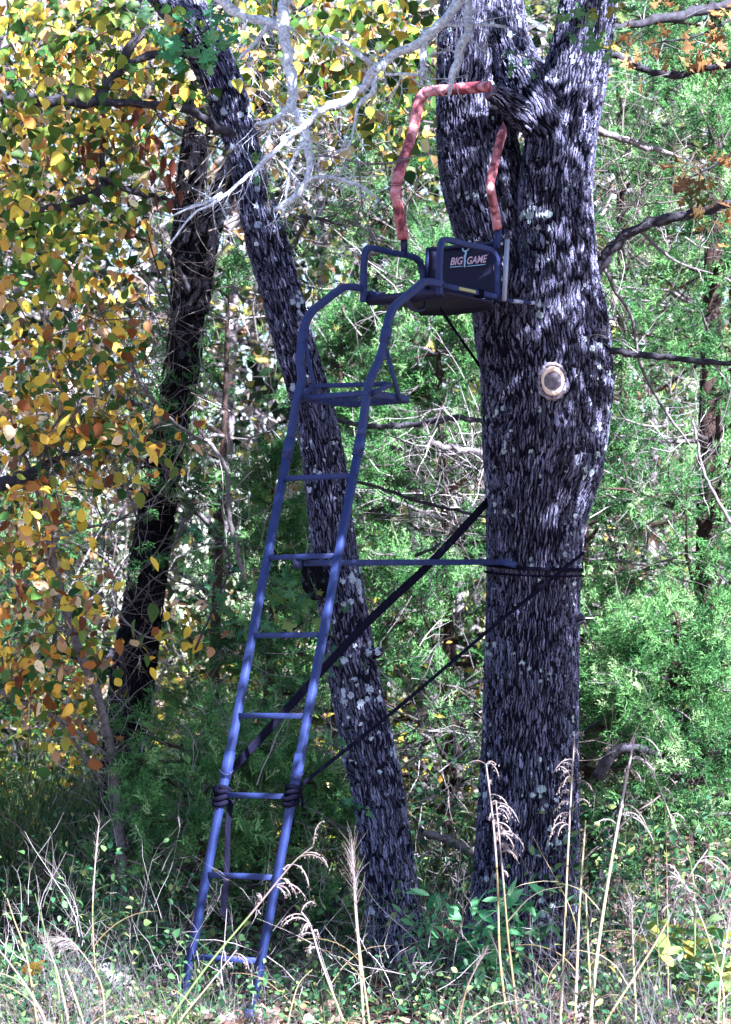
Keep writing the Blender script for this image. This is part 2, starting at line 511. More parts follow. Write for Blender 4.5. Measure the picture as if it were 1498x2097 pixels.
M['yellow_leaf'] = leaf_mat('yellow_autumn_leaf', [(0, (.012, .05, .018)), (.20, (.04, .12, .03)), (.34, (.16, .20, .04)), (.46, (.66, .48, .07)), (.66, (.66, .38, .08)), (.76, (.26, .09, .035)), (.84, (.09, .03, .02)), (.90, (.46, .26, .16)), (1, (.74, .62, .46))], .30, spots=((.28, .09, .02), 26, .60))  # palest stops paint sun highlights on the leaves
M['yellow_green'] = leaf_mat('yellow_green_leaf', [(0, (.012, .045, .014)), (.35, (.05, .12, .025)), (.58, (.22, .27, .05)), (.75, (.54, .43, .07)), (.88, (.34, .15, .05)), (1, (.66, .60, .38))], .30, spots=((.25, .10, .02), 26, .63))
M['green_leaf'] = leaf_mat('green_oak_leaf', [(0, (.018, .09, .055)), (.5, (.045, .15, .08)), (.85, (.10, .22, .08)), (1, (.28, .16, .07))], .35)
M['orange_leaf'] = leaf_mat('orange_oak_leaf', [(0, (.24, .12, .05)), (.5, (.32, .19, .10)), (.75, (.16, .07, .045)), (1, (.07, .16, .05))], .4)
M['brown_leaf'] = leaf_mat('dead_brown_leaf', [(0, (.06, .016, .014)), (1, (.14, .045, .03))], .3)
M['cedar'] = leaf_mat('cedar_foliage', [(0, (.010, .045, .022)), (.35, (.032, .115, .042)), (.62, (.085, .235, .085)), (.85, (.22, .43, .19)), (1, (.40, .50, .34))], .25, .5)  # random tones widened to imitate lit sprays and dark gaps
M['cedar_shaded'] = leaf_mat('shaded_cedar_foliage', [(0, (.010, .045, .018)), (.4, (.03, .11, .04)), (.75, (.11, .27, .10)), (1, (.32, .46, .26))], .22, .5)  # darker copy of the cedar colours for trees in shade
M['shrub_leaf'] = leaf_mat('shrub_leaf', [(0, (.03, .16, .08)), (.5, (.09, .32, .15)), (1, (.22, .48, .27))], .35)
M['pale_leaf'] = leaf_mat('pale_green_leaf', [(0, (.05, .16, .08)), (.5, (.15, .30, .15)), (.8, (.26, .34, .08)), (1, (.40, .26, .08))], .4)
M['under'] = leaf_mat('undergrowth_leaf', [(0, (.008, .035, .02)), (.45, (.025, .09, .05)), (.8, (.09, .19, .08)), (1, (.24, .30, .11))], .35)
M['far_leaf'] = leaf_mat('far_leaf', [(0, (.008, .02, .012)), (.45, (.02, .05, .025)), (.6, (.12, .17, .05)), (.74, (.36, .34, .10)), (.85, (.26, .13, .08)), (1, (.60, .55, .62))], .35)  # dark stops paint shaded wood, pale ones its bright bits of light
M['litter'] = rnd_mat('leaf_litter', [(0, (.03, .015, .015)), (.4, (.09, .05, .045)), (.7, (.19, .13, .12)), (.9, (.36, .29, .31)), (1, (.24, .08, .05))])
M['straw'] = leaf_mat('straw_grass', [(0, (.18, .12, .09)), (.4, (.28, .22, .14)), (.8, (.40, .36, .29)), (1, (.24, .28, .12))], .3)
M['straw_green'] = leaf_mat('greenish_grass', [(0, (.01, .05, .025)), (.5, (.05, .12, .05)), (1, (.20, .26, .13))], .35)
M['straw_pale'] = leaf_mat('bleached_grass', [(0, (.04, .035, .045)), (.5, (.10, .09, .12)), (1, (.24, .22, .29))], .3)
M['seed'] = leaf_mat('seed_head', [(0, (.17, .13, .14)), (1, (.38, .34, .40))], .3)
M['twig_pale'] = rnd_mat('pale_dead_twigs', [(0, (.03, .025, .03)), (.5, (.12, .11, .14)), (.85, (.26, .24, .30)), (1, (.50, .47, .54))])
M['twig_dark'] = rnd_mat('dark_twigs', [(0, (.02, .015, .02)), (1, (.10, .08, .09))])
M['far_bark'] = simple_mat('far_trunk_bark', (.05, .045, .06), .9, noise=((.24, .22, .28), 12), bump=.6)
M['rock'] = simple_mat('pale_rock', (.10, .10, .11), .85, noise=((.30, .31, .36), 9), bump=.8)
M['soil'] = simple_mat('forest_soil', (.035, .028, .03), .95, noise=((.16, .11, .09), 3.5), bump=.8)

# ------------------------------------------------------------------ ground
g = MB()
xs = np.r_[-400, -60, np.linspace(-12, 12, 90), 60, 400]
ys = np.r_[-60, np.linspace(-16, 26, 130), 80, 500]
GX, GY = np.meshgrid(xs, ys, indexing='ij')
def gz(x, y):
    return .055*np.clip(y - .8, 0, 20) + .04*np.sin(x*1.7+.6)*np.sin(y*1.1) + .02*np.sin(x*5.1+y*3.3) - .02
GZ = gz(GX, GY)
nx, ny = GX.shape
idx = np.arange(nx*ny).reshape(nx, ny)
q = np.stack([idx[:-1, :-1], idx[1:, :-1], idx[1:, 1:], idx[:-1, 1:]], 2).reshape(-1, 4)
ground = mk('ground', np.stack([GX, GY, GZ], 2), q, M['soil'], smooth=True)
tag(ground, kind='structure')


# ------------------------------------------------------------------ bark tubes
def bark_tube(name, path, mat, parent, du=.0075, dv=.010, lump=.03, seed=0, flare=None, flat=1.0, bumps=()):
    """path rows (px, py, Y, width_px). The seam faces away from the camera."""
    pts = []
    for px, py, Y, w in path:
        p = P(px, py, Y); pts.append((p.x, p.y, p.z, pxm(w, Y)/2))
    A0 = np.array(pts)
    Lg = np.linalg.norm(np.diff(A0[:, :3], axis=0), axis=1).sum()
    n = max(6, int(Lg / dv))
    A = catmull(pts, n)
    C, R = A[:, :3], np.maximum(A[:, 3], .003)
    k = max(10, int(2*PI*R.max() / du))
    t = np.gradient(C, axis=0); t /= np.linalg.norm(t, axis=1, keepdims=True)
    yv = np.array([0, 1., 0])
    a = yv - t*(t @ yv)[:, None]; a /= np.linalg.norm(a, axis=1, keepdims=True)
    b = np.cross(t, a)
    th = np.linspace(0, 2*PI, k + 1)
    v = np.r_[0, np.cumsum(np.linalg.norm(np.diff(C, axis=0), axis=1))]
    T, Vv = np.meshgrid(th, v)
    lu = 1 + lump*(np.sin(2*T + 1.1*Vv + seed) + .7*np.sin(3*T - 1.9*Vv + 2*seed) + .5*np.sin(5*T + 2.3*Vv + seed*3) + .35*np.sin(7*T + seed))
    if flare:
        zz = C[:, 2]
        fl = 1 + flare*np.exp(-np.maximum(zz, 0)/.26)[:, None]*(1 + .45*np.sin(5*T + seed))
        lu = lu*fl
    rr = R[:, None]*lu
    V = C[:, None] + a[:, None]*(np.cos(T)*rr*flat)[..., None] + b[:, None]*(np.sin(T)*rr)[..., None]
    rm = float(R.mean())
    UV = np.stack([T*rm, Vv], 2)
    nrm = a[:, None]*np.cos(T)[..., None] + b[:, None]*np.sin(T)[..., None]
    for bx, by, bY, br, ba in bumps:
        c0 = np.array(P(bx, by, bY)); d_ = V - c0; d_[..., 1] *= .5; d_ = np.linalg.norm(d_, axis=2)/br
        V = V + nrm*(ba*np.exp(-d_**2))[..., None]
    ii = np.arange(n*(k+1)).reshape(n, k+1)
    q = np.stack([ii[:-1, :-1], ii[:-1, 1:], ii[1:, 1:], ii[1:, :-1]], 2).reshape(-1, 4)
    o = mk(name, V, q, mat, parent, uv=UV.reshape(-1, 2), smooth=True)
    return o, A


def branch(name, path, mat, parent, sides=9, kink=.25, seed=None):
    """simple branch: rows (px,py,Y,width_px)"""
    pts = [(*P(px, py, Y), pxm(w, Y)/2) for px, py, Y, w in path]
    A0 = np.array(pts)
    L_ = np.linalg.norm(np.diff(A0[:, :3], axis=0), axis=1).sum()
    n = max(6, int(L_/.035))
    A = catmull(pts, n)
    jit = rng.normal(size=(n, 3))*A[:, 3:4]*kink
    C = A[:, :3] + jit
    R = np.maximum(A[:, 3]*(1 + rng.normal(size=n)*.07), .0012)
    mb = MB(); mb.tube([Vector(c) for c in C], list(R), sides)
    o = mb.build(name, mat, parent, smooth=True)
    return o, A


def twig_lines(starts, dirs, length, r0, k=5, wob=.25, droop=0.0):
    n = len(starts)
    L_ = np.asarray(length).reshape(-1, 1)*np.ones((n, 1))
    d = dirs/np.linalg.norm(dirs, axis=1, keepdims=True)
    PL = np.zeros((n, k, 3)); PL[:, 0] = starts
    for i in range(1, k):
        d = d + rng.normal(size=d.shape)*wob + np.array([0, 0, -droop]); d /= np.linalg.norm(d, axis=1, keepdims=True)
        PL[:, i] = PL[:, i-1] + d*L_/(k-1)
    R = np.linspace(1, .25, k)[None]*np.asarray(r0).reshape(-1, 1)*np.ones((n, 1))
    return PL, R


def side_twigs(parent, As, n, length, r, mat, name='twigs', up=.2, sub=2):
    """twigs that leave the centre lines As"""
    C = np.concatenate([a[int(len(a)*.1):, :3] for a in As])
    st = C[rng.integers(0, len(C), n)]
    dr = rng.normal(size=(n, 3)); dr[:, 2] += up; dr[:, 1] *= .8
    PL, R = twig_lines(st, dr, length*rng.uniform(.5, 1.3, n), r*rng.uniform(.6, 1.2, n))
    parts = [poly_tubes(PL, R)]
    for s in range(sub):
        j = rng.integers(0, n, n); q = rng.integers(1, 4, n)
        st2 = PL[j, q]; d2 = (PL[j, q] - PL[j, q-1]); d2 /= np.linalg.norm(d2, axis=1, keepdims=True)
        d2 = d2 + rng.normal(size=(n, 3))*.6
        P2, R2 = twig_lines(st2, d2, length*.5*rng.uniform(.5, 1.2, n), r*.5)
        parts.append(poly_tubes(P2, R2))
    V, Fa, r_ = merge(parts)
    o = mk(name, V, Fa, mat, parent, rnd=r_)
    tag(o, kind='stuff')
    return PL


# ------------------------------------------------------------------ leaf parts shared meshes
def leaf_meshes(mat, V, Fc, n=14, lo=0, hi=1, nm='leaf'):
    out = []
    for i in range(n):
        v = V.copy()
        v[:, 2] += rng.normal()*.16*v[:, 1]**2 + rng.normal()*.10*v[:, 0]
        v[:, 0] *= rng.uniform(.85, 1.15)
        out.append(mesh_of(nm, v, Fc, mat, rnd=np.full(len(v), lo + (hi-lo)*(i + .5)/n)))
    return out


def place_leaves(parent, pos, size, meshes, pitch=-.5, ps=.85, rs=.9, name='leaf'):
    R = rand_rot(len(pos), pitch, ps, rs)
    sz = size*rng.uniform(.7, 1.3, len(pos))
    for i in range(len(pos)):
        o = bpy.data.objects.new(name, meshes[int(rng.integers(0, len(meshes)))])
        COL.objects.link(o)
        o.parent = parent
        mw = Matrix(R[i].tolist()).to_4x4()
        for a in range(3):
            for b in range(3): mw[a][b] *= sz[i]
        mw.translation = Vector(pos[i]) - parent.location
        o.matrix_basis = mw


# ================================================================== MAIN OAK
oak = empty('oak_tree', P(1085, 1992, .9), 'thick forked oak with dark plated bark and an oval pruning scar, carrying the hunting seat', 'tree')
Yt = .9
trunk_path = [(1068, 2030, Yt, 232), (1070, 1960, Yt, 222), (1074, 1850, Yt, 212), (1080, 1700, Yt, 208), (1086, 1500, Yt, 196),
              (1091, 1300, Yt, 190), (1094, 1170, Yt, 189), (1099, 1060, Yt, 202), (1112, 950, Yt, 238), (1118, 850, Yt, 256),
              (1120, 770, Yt, 262), (1115, 680, Yt, 256), (1112, 600, Yt, 236), (1110, 560, Yt, 190)]
bark_tube('trunk', trunk_path, M['oak_bark'], oak, lump=.022, seed=1.0, flare=.30, bumps=[(1133, 780, .6, .10, .03), (1055, 890, .62, .05, .035), (1055, 890, .62, .025, -.03), (1205, 965, .65, .10, .035), (1165, 900, .62, .08, .02), (1000, 700, .7, .10, .02), (1100, 960, .6, .12, -.02)])
bark_tube('stem', [(1160, 800, .86, 150), (1150, 640, .83, 172), (1146, 540, .80, 160), (1138, 400, .80, 150), (1150, 280, .82, 142), (1172, 180, .85, 132),
                   (1194, 80, .88, 118), (1208, -10, .9, 112), (1230, -120, .95, 100), (1262, -300, 1.0, 85)], M['oak_bark'], oak, lump=.02, seed=2.2)
bark_tube('stem', [(1085, 850, 1.02, 150), (1062, 700, 1.0, 168), (1040, 560, .98, 160), (1012, 470, .97, 160), (985, 350, .97, 168),
                   (972, 230, .98, 155), (972, 100, 1.0, 150), (980, -10, 1.02, 150), (985, -140, 1.05, 140), (960, -320, 1.1, 110)], M['oak_bark'], oak, lump=.02, seed=4.2)
bark_tube('limb', [(1150, 330, .80, 100), (1118, 245, .76, 110), (1078, 170, .80, 100), (1045, 90, .88, 88), (1028, 0, .95, 86), (1020, -100, 1.0, 70)], M['oak_bark'], oak, lump=.02, seed=6.2)
# cut stub
bark_tube('branch_stub', [(1090, 250, .72, 66), (1055, 222, .66, 56), (1020, 195, .60, 42), (1008, 187, .585, 38)], M['oak_bark'], oak, lump=.02, seed=.5)
mb = MB(); c = P(1007, 187, .58); mb.tube([c + Vector((.004, .004, -.004)), c - Vector((.006, .004, -.004))], [.047, .043], 20, ref=(0, 0, 1)); mb.build('stub_cut', M['scar_core'], oak)

# pruning scar: callus ring with a grey core
def scar(name, px, py, Y, rx, rz, rim, core, parent, ring=.016):
    c = P(px, py, Y)
    k = 40
    R = []
    for i in range(k):
        a = 2*PI*i/k
        ex, ez = math.cos(a)*rx*(1+.05*math.sin(3*a)), math.sin(a)*rz*(1 + .04*math.cos(2*a))
        ctr = c + Vector((ex, 0.025*abs(math.cos(a)), ez)); n = Vector((math.cos(a), 0, math.sin(a)))
        R.append([ctr + n*math.cos(b)*ring*1.2 + Vector((0, -1, 0))*math.sin(b)*ring for b in np.linspace(0, 2*PI, 10, endpoint=False)])
    m1 = MB(); m1.rings(R, cap=False, closed=True)
    o = m1.build(name, rim, parent, smooth=True)
    m2 = MB(); V = [c + Vector((0, -.006, 0))]; f = []
    for i in range(k):
        a = 2*PI*i/k; V.append(c + Vector((math.cos(a)*rx, .012, math.sin(a)*rz)))
        f.append((0, 1 + i, 1 + (i+1) % k))
    m2.add([tuple(p) for p in V], f)
    m2.build('scar_core', core, o, smooth=True).matrix_parent_inverse = Matrix()
    return o
scar('branch_scar', 1133, 780, .505, .047, .068, M['scar_rim'], M['scar_core'], oak, .012)['label'] = 'pale oval pruning scar with grey core on trunk'

# lip of healing bark round the scar
K_ = []
c_ = P(1133, 780, .52)
for i in range(41):
    a_ = 2*PI*i/40
    K_.append(c_ + Vector((math.cos(a_)*.070, .03*abs(math.cos(a_)) + .012, math.sin(a_)*.092)))
m_ = MB(); m_.tube(K_, [.012 + .004*math.sin(i*2.3) for i in range(41)], 9); m_.build('bark_lip', M['bark_lip'], oak, smooth=True)
# knobs
def knob(px, py, Y, r, parent, mat='oak_bark'):
    bark_tube('knob', [(px-14, py+6, Y+.02, r*2.6), (px, py, Y, r*2.1), (px+8, py-2, Y, r*1.1), (px+10, py-3, Y, 2)], M[mat], parent, du=.008, dv=.006, seed=3)
knob(1186, 1266, .85, 12, oak)
# branches of the main oak
As = []
for path, mt in [
    ([(1205, 590, .85, 30), (1232, 540, .8, 26), (1265, 495, .75, 24), (1305, 468, .7, 23), (1375, 448, .65, 22), (1440, 430, .6, 20), (1530, 408, .5, 17)], 'branch_bark'),
    ([(1235, 714, .8, 16), (1300, 724, .7, 14), (1380, 733, .6, 13), (1450, 740, .5, 12), (1540, 748, .4, 10)], 'branch_bark'),
    ([(1200, 258, 1.0, 18), (1235, 270, 1.1, 16), (1300, 292, 1.2, 14), (1350, 308, 1.3, 11), (1395, 322, 1.4, 6)], 'pale_branch'),
    ([(1240, 105, .95, 18), (1290, 128, 1.0, 16), (1340, 148, 1.0, 15), (1400, 152, 1.0, 16), (1460, 138, .9, 16), (1540, 128, .8, 14)], 'branch_bark'),
    ([(1215, 60, 1.1, 20), (1290, 52, 1.2, 18), (1370, 35, 1.3, 22), (1440, 20, 1.4, 22), (1540, -10, 1.5, 20)], 'branch_bark'),
    ([(1310, 470, .7, 9), (1345, 505, .8, 7), (1395, 540, .9, 5), (1460, 560, 1.0, 3)], 'pale_branch'),
    ([(1235, 540, .8, 10), (1262, 600, .9, 8), (1295, 650, 1.0, 7), (1310, 740, 1.1, 7), (1355, 830, 1.2, 6), (1420, 920, 1.3, 4)], 'pale_branch'),
]:
    o, A = branch('branch', path, M[mt], oak); As.append(A)
side_twigs(oak, As, 60, .35, .004, M['twig_pale'], up=.0)

# out-of-frame crown that shades the trunks (it stands over and to the right of the frame)
def leafy_mass(parent, centre, rad, n_cl, per, size, mat, V=OAK_V, Fc=OAK_F, spread=.28, name='crown', keep=None):
    c = np.array(centre) + rng.normal(size=(n_cl, 3))*np.array(rad)*.55
    pos = (c[:, None] + rng.normal(size=(n_cl, per, 3))*spread).reshape(-1, 3)
    if keep is not None: pos = pos[keep(pos)]
    v, f, r = scatter(V, Fc, pos, rand_rot(len(pos), -.4, .6, .7), size*rng.uniform(.7, 1.3, len(pos)))
    o = mk(name, v, f, mat, parent, rnd=r); tag(o, kind='stuff'); return o
def outside(p):
    d = p[:, 1] + 15
    xr = .131*d + .05
    top = 1.5 + d*math.tan(math.radians(3.6+9.95)) + .12
    return ((p[:, 0] > xr) | (p[:, 2] > top)) & (p[:, 2] > 1.2)
CROWN = []
CROWN.append(leafy_mass(oak, (2.1, -2.9, 6.0), (1.5, 1.2, 2.0), 560, 20, .13, M['green_leaf'], DI_V, DI_F, .18, keep=outside))
CROWN.append(leafy_mass(oak, (2.9, -3.0, 4.2), (.9, 1.3, 1.1), 260, 20, .13, M['green_leaf'], DI_V, DI_F, .18, keep=outside))
# upper limbs holding that crown
for pts in ([(1.9, 1.0, 6.2), (2.5, -.2, 7.0), (2.7, -1.8, 7.3), (2.6, -3.4, 7.0)], [(1.25, .95, 6.0), (1.5, -.4, 7.0), (1.6, -2.4, 7.6)], [(2.05, .5, 3.95), (2.8, -.8, 4.2), (3.1, -2.2, 4.4), (3.2, -3.8, 4.6)]):
    m_ = MB(); A = catmull([(*p, .06 - .012*i) for i, p in enumerate(pts)], 20); m_.tube([Vector(a[:3]) for a in A], list(A[:, 3]), 9); m_.build('branch', M['branch_bark'], oak, smooth=True)

# ================================================================== LEANING OAK
lean = empty('oak_tree', P(828, 1985, 1.0), 'slender oak leaning to the left behind the ladder, its bark spotted with pale lichen', 'tree')
YL = 1.0
lp = [(840, 2040, YL, 96), (830, 1980, YL, 100), (812, 1900, YL, 102), (800, 1800, YL, 102), (786, 1700, YL, 102), (770, 1600, YL, 104), (748, 1500, YL, 106),
      (727, 1400, YL, 103), (710, 1300, YL, 102), (695, 1200, YL, 97), (681, 1100, YL, 92), (670, 1000, YL, 90), (656, 900, YL, 86),
      (632, 800, YL, 84), (603, 700, YL, 82), (578, 600, YL, 82), (548, 500, YL, 82), (522, 400, YL, 74), (496, 300, YL, 66), (466, 200, YL, 78),
      (422, 100, YL, 84), (385, 20, YL, 76), (345, -80, YL, 66), (290, -220, YL, 56)]
bark_tube('trunk', lp, M['lean_bark'], lean, lump=.03, seed=5.0, flare=.26, bumps=[(650, 1180, .9, .08, .03), (560, 480, .9, .06, .03), (700, 1560, .9, .07, .02)])
bark_tube('limb', [(428, 110, .95, 50), (385, 45, .93, 56), (350, 10, .93, 60), (310, -40, .9, 56), (250, -120, .85, 50)], M['lean_bark'], lean, lump=.03, seed=2)
knob(775, 1335, .82, 9, lean, 'lean_bark')
bark_tube('burl', [(660, 1215, .93, 52), (648, 1190, .90, 56), (640, 1160, .92, 40), (638, 1145, .96, 10)], M['dark_bark'], lean, du=.01, dv=.008, seed=2)
As = []
for path, mt in [
    ([(480, 275, .95, 22), (440, 258, .92, 20), (400, 232, .9, 18), (370, 220, .9, 17), (310, 214, .9, 17), (250, 210, .9, 18), (180, 208, .9, 22), (90, 205, .9, 26), (-30, 196, .9, 26)], 'branch_bark'),
    ([(300, 50, .93, 24), (275, 90, .9, 20), (245, 140, .9, 19), (215, 180, .9, 18), (196, 206, .9, 17)], 'branch_bark'),
    ([(420, 118, .9, 15), (370, 108, .85, 18), (320, 112, .85, 17), (270, 125, .85, 12), (235, 135, .8, 7)], 'branch_bark'),
    ([(575, 480, .9, 16), (600, 450, .85, 12), (640, 445, .8, 8), (700, 460, .8, 4)], 'branch_bark'),
    ([(210, 300, 1.0, 9), (212, 340, 1.0, 15), (216, 372, 1.0, 17), (240, 378, 1.0, 13), (290, 398, 1.1, 13), (350, 410, 1.2, 9), (390, 420, 1.2, 5)], 'branch_bark'),
    ([(218, 375, 1.0, 16), (190, 400, 1.0, 19), (150, 415, 1.0, 19), (90, 430, 1.0, 20), (-30, 440, 1.0, 22)], 'branch_bark'),
    ([(300, 470, .9, 3), (320, 540, .9, 4), (350, 620, .95, 5), (360, 690, 1.0, 5)], 'branch_bark'),
    ([(312, 215, .9, 6), (345, 262, .9, 5), (400, 290, .95, 4), (455, 305, 1.0, 3)], 'branch_bark'),
]:
    o, A = branch('branch', path, M[mt], lean); As.append(A)
side_twigs(lean, As, 110, .32, .004, M['twig_dark'])
CROWN.append(leafy_mass(lean, (.6, -1.9, 7.0), (1.0, .8, .9), 90, 20, .12, M['green_leaf'], DI_V, DI_F, .26, keep=outside))

# ================================================================== DARK TRUNK AT LEFT
dk = empty('dark_oak_tree', P(240, 1905, 3.6), 'almost black forked trunk at the left, half hidden by yellow leaves and cedar sprays', 'tree')
YD = 3.6
bark_tube('trunk', [(238, 1930, YD, 96), (236, 1850, YD, 86), (240, 1700, YD, 82), (247, 1600, YD, 80), (266, 1450, YD, 88), (280, 1340, YD, 86), (294, 1240, YD, 80), (312, 1110, YD, 76),
                    (330, 980, YD, 76), (348, 860, YD, 78), (375, 740, YD, 74), (385, 640, YD, 72), (386, 540, YD, 70), (390, 430, YD, 66), (398, 320, YD, 58), (412, 200, YD, 50), (420, 60, YD, 46), (425, -80, YD, 40)], M['dark_bark'], dk, du=.012, dv=.016, lump=.03, seed=9)
bark_tube('stem', [(398, 640, YD-.05, 60), (412, 540, YD-.1, 58), (432, 450, YD-.12, 56), (462, 380, YD-.12, 52), (500, 310, YD-.1, 46), (530, 230, YD, 36), (545, 120, YD, 28), (560, -60, YD, 24)], M['dark_bark'], dk, du=.012, dv=.016, seed=7)
As = []
for path in [
    [(330, 880, 3.5, 14), (300, 840, 3.3, 12), (250, 815, 3.1, 11), (215, 800, 3.0, 8)],
    [(395, 610, 3.5, 14), (360, 545, 3.3, 12), (340, 515, 3.2, 8)],
    [(240, 1335, 3.4, 18), (180, 1350, 3.2, 16), (120, 1335, 3.0, 15), (60, 1350, 2.8, 14), (-30, 1375, 2.6, 14)],
    [(118, 1338, 3.0, 10), (112, 1290, 3.0, 8), (108, 1230, 3.0, 5)],
    [(-30, 1000, 1.2, 34), (30, 985, 1.3, 30), (75, 965, 1.5, 22), (130, 935, 1.7, 14), (190, 920, 2.0, 7)],
]:
    o, A = branch('branch', path, M['branch_bark'], dk); As.append(A)
side_twigs(dk, As, 60, .5, .006, M['twig_dark'])

# ================================================================== GREY LICHEN BOUGH in front, hanging into the picture from above
YB = -1.6
bough = empty('dead_bough', P(950, -60, YB), 'dead grey lichen covered bough reaching down across the top, in front of the trunks', 'branch')
As = []
for i, path in enumerate([
    [(990, -60, YB, 26), (950, -5, YB, 24), (905, 45, YB, 22), (860, 85, YB, 20), (800, 118, YB, 19), (765, 150, YB, 22), (740, 180, YB, 18), (700, 208, YB, 20), (660, 225, YB, 17), (620, 262, YB, 12), (560, 312, YB, 9), (520, 350, YB, 8), (480, 385, YB, 8), (440, 415, YB, 6), (395, 440, YB, 5), (345, 505, YB, 3)],
    [(455, 395, YB, 7), (420, 418, YB, 6), (390, 425, YB, 5), (358, 440, YB, 3)],
    [(768, 148, YB, 12), (765, 190, YB, 13), (735, 215, YB, 8), (725, 260, YB, 5), (715, 300, YB, 3), (680, 320, YB, 3)],
    [(760, 130, YB, 10), (735, 110, YB, 9), (700, 85, YB, 8), (670, 72, YB, 6)],
    [(870, 60, YB, 16), (868, 100, YB, 13), (866, 150, YB, 10), (864, 175, YB, 6)],
    [(960, 60, YB, 14), (945, 95, YB, 17), (935, 130, YB, 17), (925, 165, YB, 13), (921, 195, YB, 8)],
    [(905, 40, YB, 8), (925, 52, YB, 7), (975, 50, YB, 6), (1035, 54, YB, 5)],
    [(960, -30, YB, 18), (958, 30, YB, 20), (960, 70, YB, 16)],
    [(790, 152, YB, 6), (830, 152, YB, 6), (870, 155, YB, 5)],
]):
    o, A = branch('branch', path, M['grey_branch'], bough, kink=.22); As.append(A)
side_twigs(bough, As, 120, .20, .0034, M['grey_branch'], up=-.2)
YC = -.9
bough2 = empty('dead_bough', P(590, -60, YC), 'dead grey forked branch hanging straight down at the upper centre, left of the pink rail', 'branch')
As = []
for i, path in enumerate([
    [(610, -60, YC, 30), (582, 10, YC, 26), (583, 60, YC, 24), (590, 120, YC, 23), (597, 180, YC, 23), (600, 215, YC, 22), (618, 250, YC, 18), (632, 300, YC, 18), (636, 350, YC, 14), (620, 385, YC, 13), (590, 415, YC, 14), (560, 430, YC, 8)],
    [(600, 212, YC, 16), (580, 232, YC, 14), (555, 248, YC, 12), (525, 252, YC, 6)],
    [(585, 60, YC, 18), (540, 40, YC, 20), (500, 35, YC, 18), (460, 5, YC, 22), (430, -30, YC, 24)],
    [(560, 45, YC, 14), (530, 80, YC, 9), (505, 105, YC, 8), (488, 125, YC, 6)],
    [(605, 390, YC, 9), (640, 366, YC, 9), (690, 365, YC, 8), (730, 378, YC, 7), (770, 402, YC, 5)],
    [(635, 270, YC, 10), (605, 320, YC, 9), (592, 360, YC, 7), (585, 410, YC, 5)],
    [(600, 330, YC, 5), (660, 318, YC, 5), (730, 332, YC, 5), (790, 335, YC, 5), (860, 318, YC, 4), (905, 308, YC, 3)],
    [(735, 335, YC, 4), (740, 400, YC, 4), (745, 440, YC, 3), (770, 480, YC, 3), (790, 492, YC, 2)],
]):
    o, A = branch('branch', path, M['grey_branch' if i < 6 else 'pale_branch'], bough2, kink=.2); As.append(A)
side_twigs(bough2, As[:6], 130, .20, .0034, M['grey_branch'], up=-.1)

# ================================================================== LADDER STAND
Rb = P(512, 2088, -1.3)
cR = Rb.dot(W)
cL = cR - .405
FL_ = .035
stand = empty('ladder_stand', (Rb.x - .15, Rb.y + .1, 0), 'tall blue tinted steel ladder stand with a seat at the top, leaning against the thick oak', 'ladder stand')
S = M['steel']
H = .0168


def rail(pix, c0, c1, part):
    pts = []
    for i, (x, y) in enumerate(pix):
        f = 0 if y > 800 else min(1, (800 - y)/95)
        pts.append(on(x, y, c0 + (c1 - c0)*f))
    return pts
rp_low = [(512, 2088), (530, 1968), (561, 1797), (592, 1630), (624, 1466), (656, 1300), (689, 1138), (722, 973), (740, 893)]
rp_up = [(740, 893), (750, 822), (754, 795), (759, 778), (768, 758), (777, 738), (783, 720), (788, 700), (793, 672), (796, 655), (799, 645), (804, 634), (812, 624), (830, 609), (855, 588), (862, 582), (869, 578), (878, 577), (905, 583)]
lp_low = [(376, 2045), (388, 1968), (418, 1797), (450, 1630), (483, 1466), (516, 1300), (549, 1138), (580, 975), (595, 899)]
lp_up = [(595, 899), (607, 825), (612, 805), (617, 787), (618, 772), (616, 752), (614, 738), (616, 722), (619, 705), (623, 680), (626, 664), (631, 651), (640, 637), (655, 625), (680, 605), (697, 593), (706, 588), (716, 587), (737, 590)]
RL = rail(rp_low, cR, cR + FL_, 0); LL = rail(lp_low, cL, cL - FL_, 0)
RU = rail(rp_up, cR, cR + FL_, 0); LU = rail(lp_up, cL, cL - FL_, 0)
LL[0] = LL[1] + (LL[1] - LL[2])*.52
for pts in (RL, LL):
    # straight lower rail between its end points (kept in its side plane)
    a, b = pts[0], pts[-1]
    MB_ = MB(); MB_.sq([a, b], H, H, W); MB_.build('rail', S, stand)
for pts in (RU, LU):
    A = catmull([tuple(p) for p in pts], 60)
    MB().sq([Vector(p) for p in A], H, H, W).build('upper_rail', S, stand)
def at_y(pts, y):            # point of a straight rail seen at picture row y
    a, b = pts[0], pts[-1]
    lo, hi = 0.0, 1.0
    for _ in range(40):
        m_ = (lo + hi)/2; p = a.lerp(b, m_); q = p - CAM
        yy = 1048.5 - F*q.dot(UPV)/q.dot(FWD)
        if yy > y: lo = m_
        else: hi = m_
    return a.lerp(b, lo)
RUNG = []
for y in (1968, 1797, 1631, 1466, 1300, 1138, 974):
    p = at_y(RL, y); t = (p.z - LL[0].z)/(LL[-1].z - LL[0].z); q = LL[0].lerp(LL[-1], t)
    o = MB().sq([q + W*.015, p - W*.015], .013, .013, Z).build('rung', S, stand)
    RUNG.append((q, p))
    mb = MB(); mb.tube([p + W*.019, p + W*.023], .006, 8); mb.build('bolt', M['dark_steel'], stand)
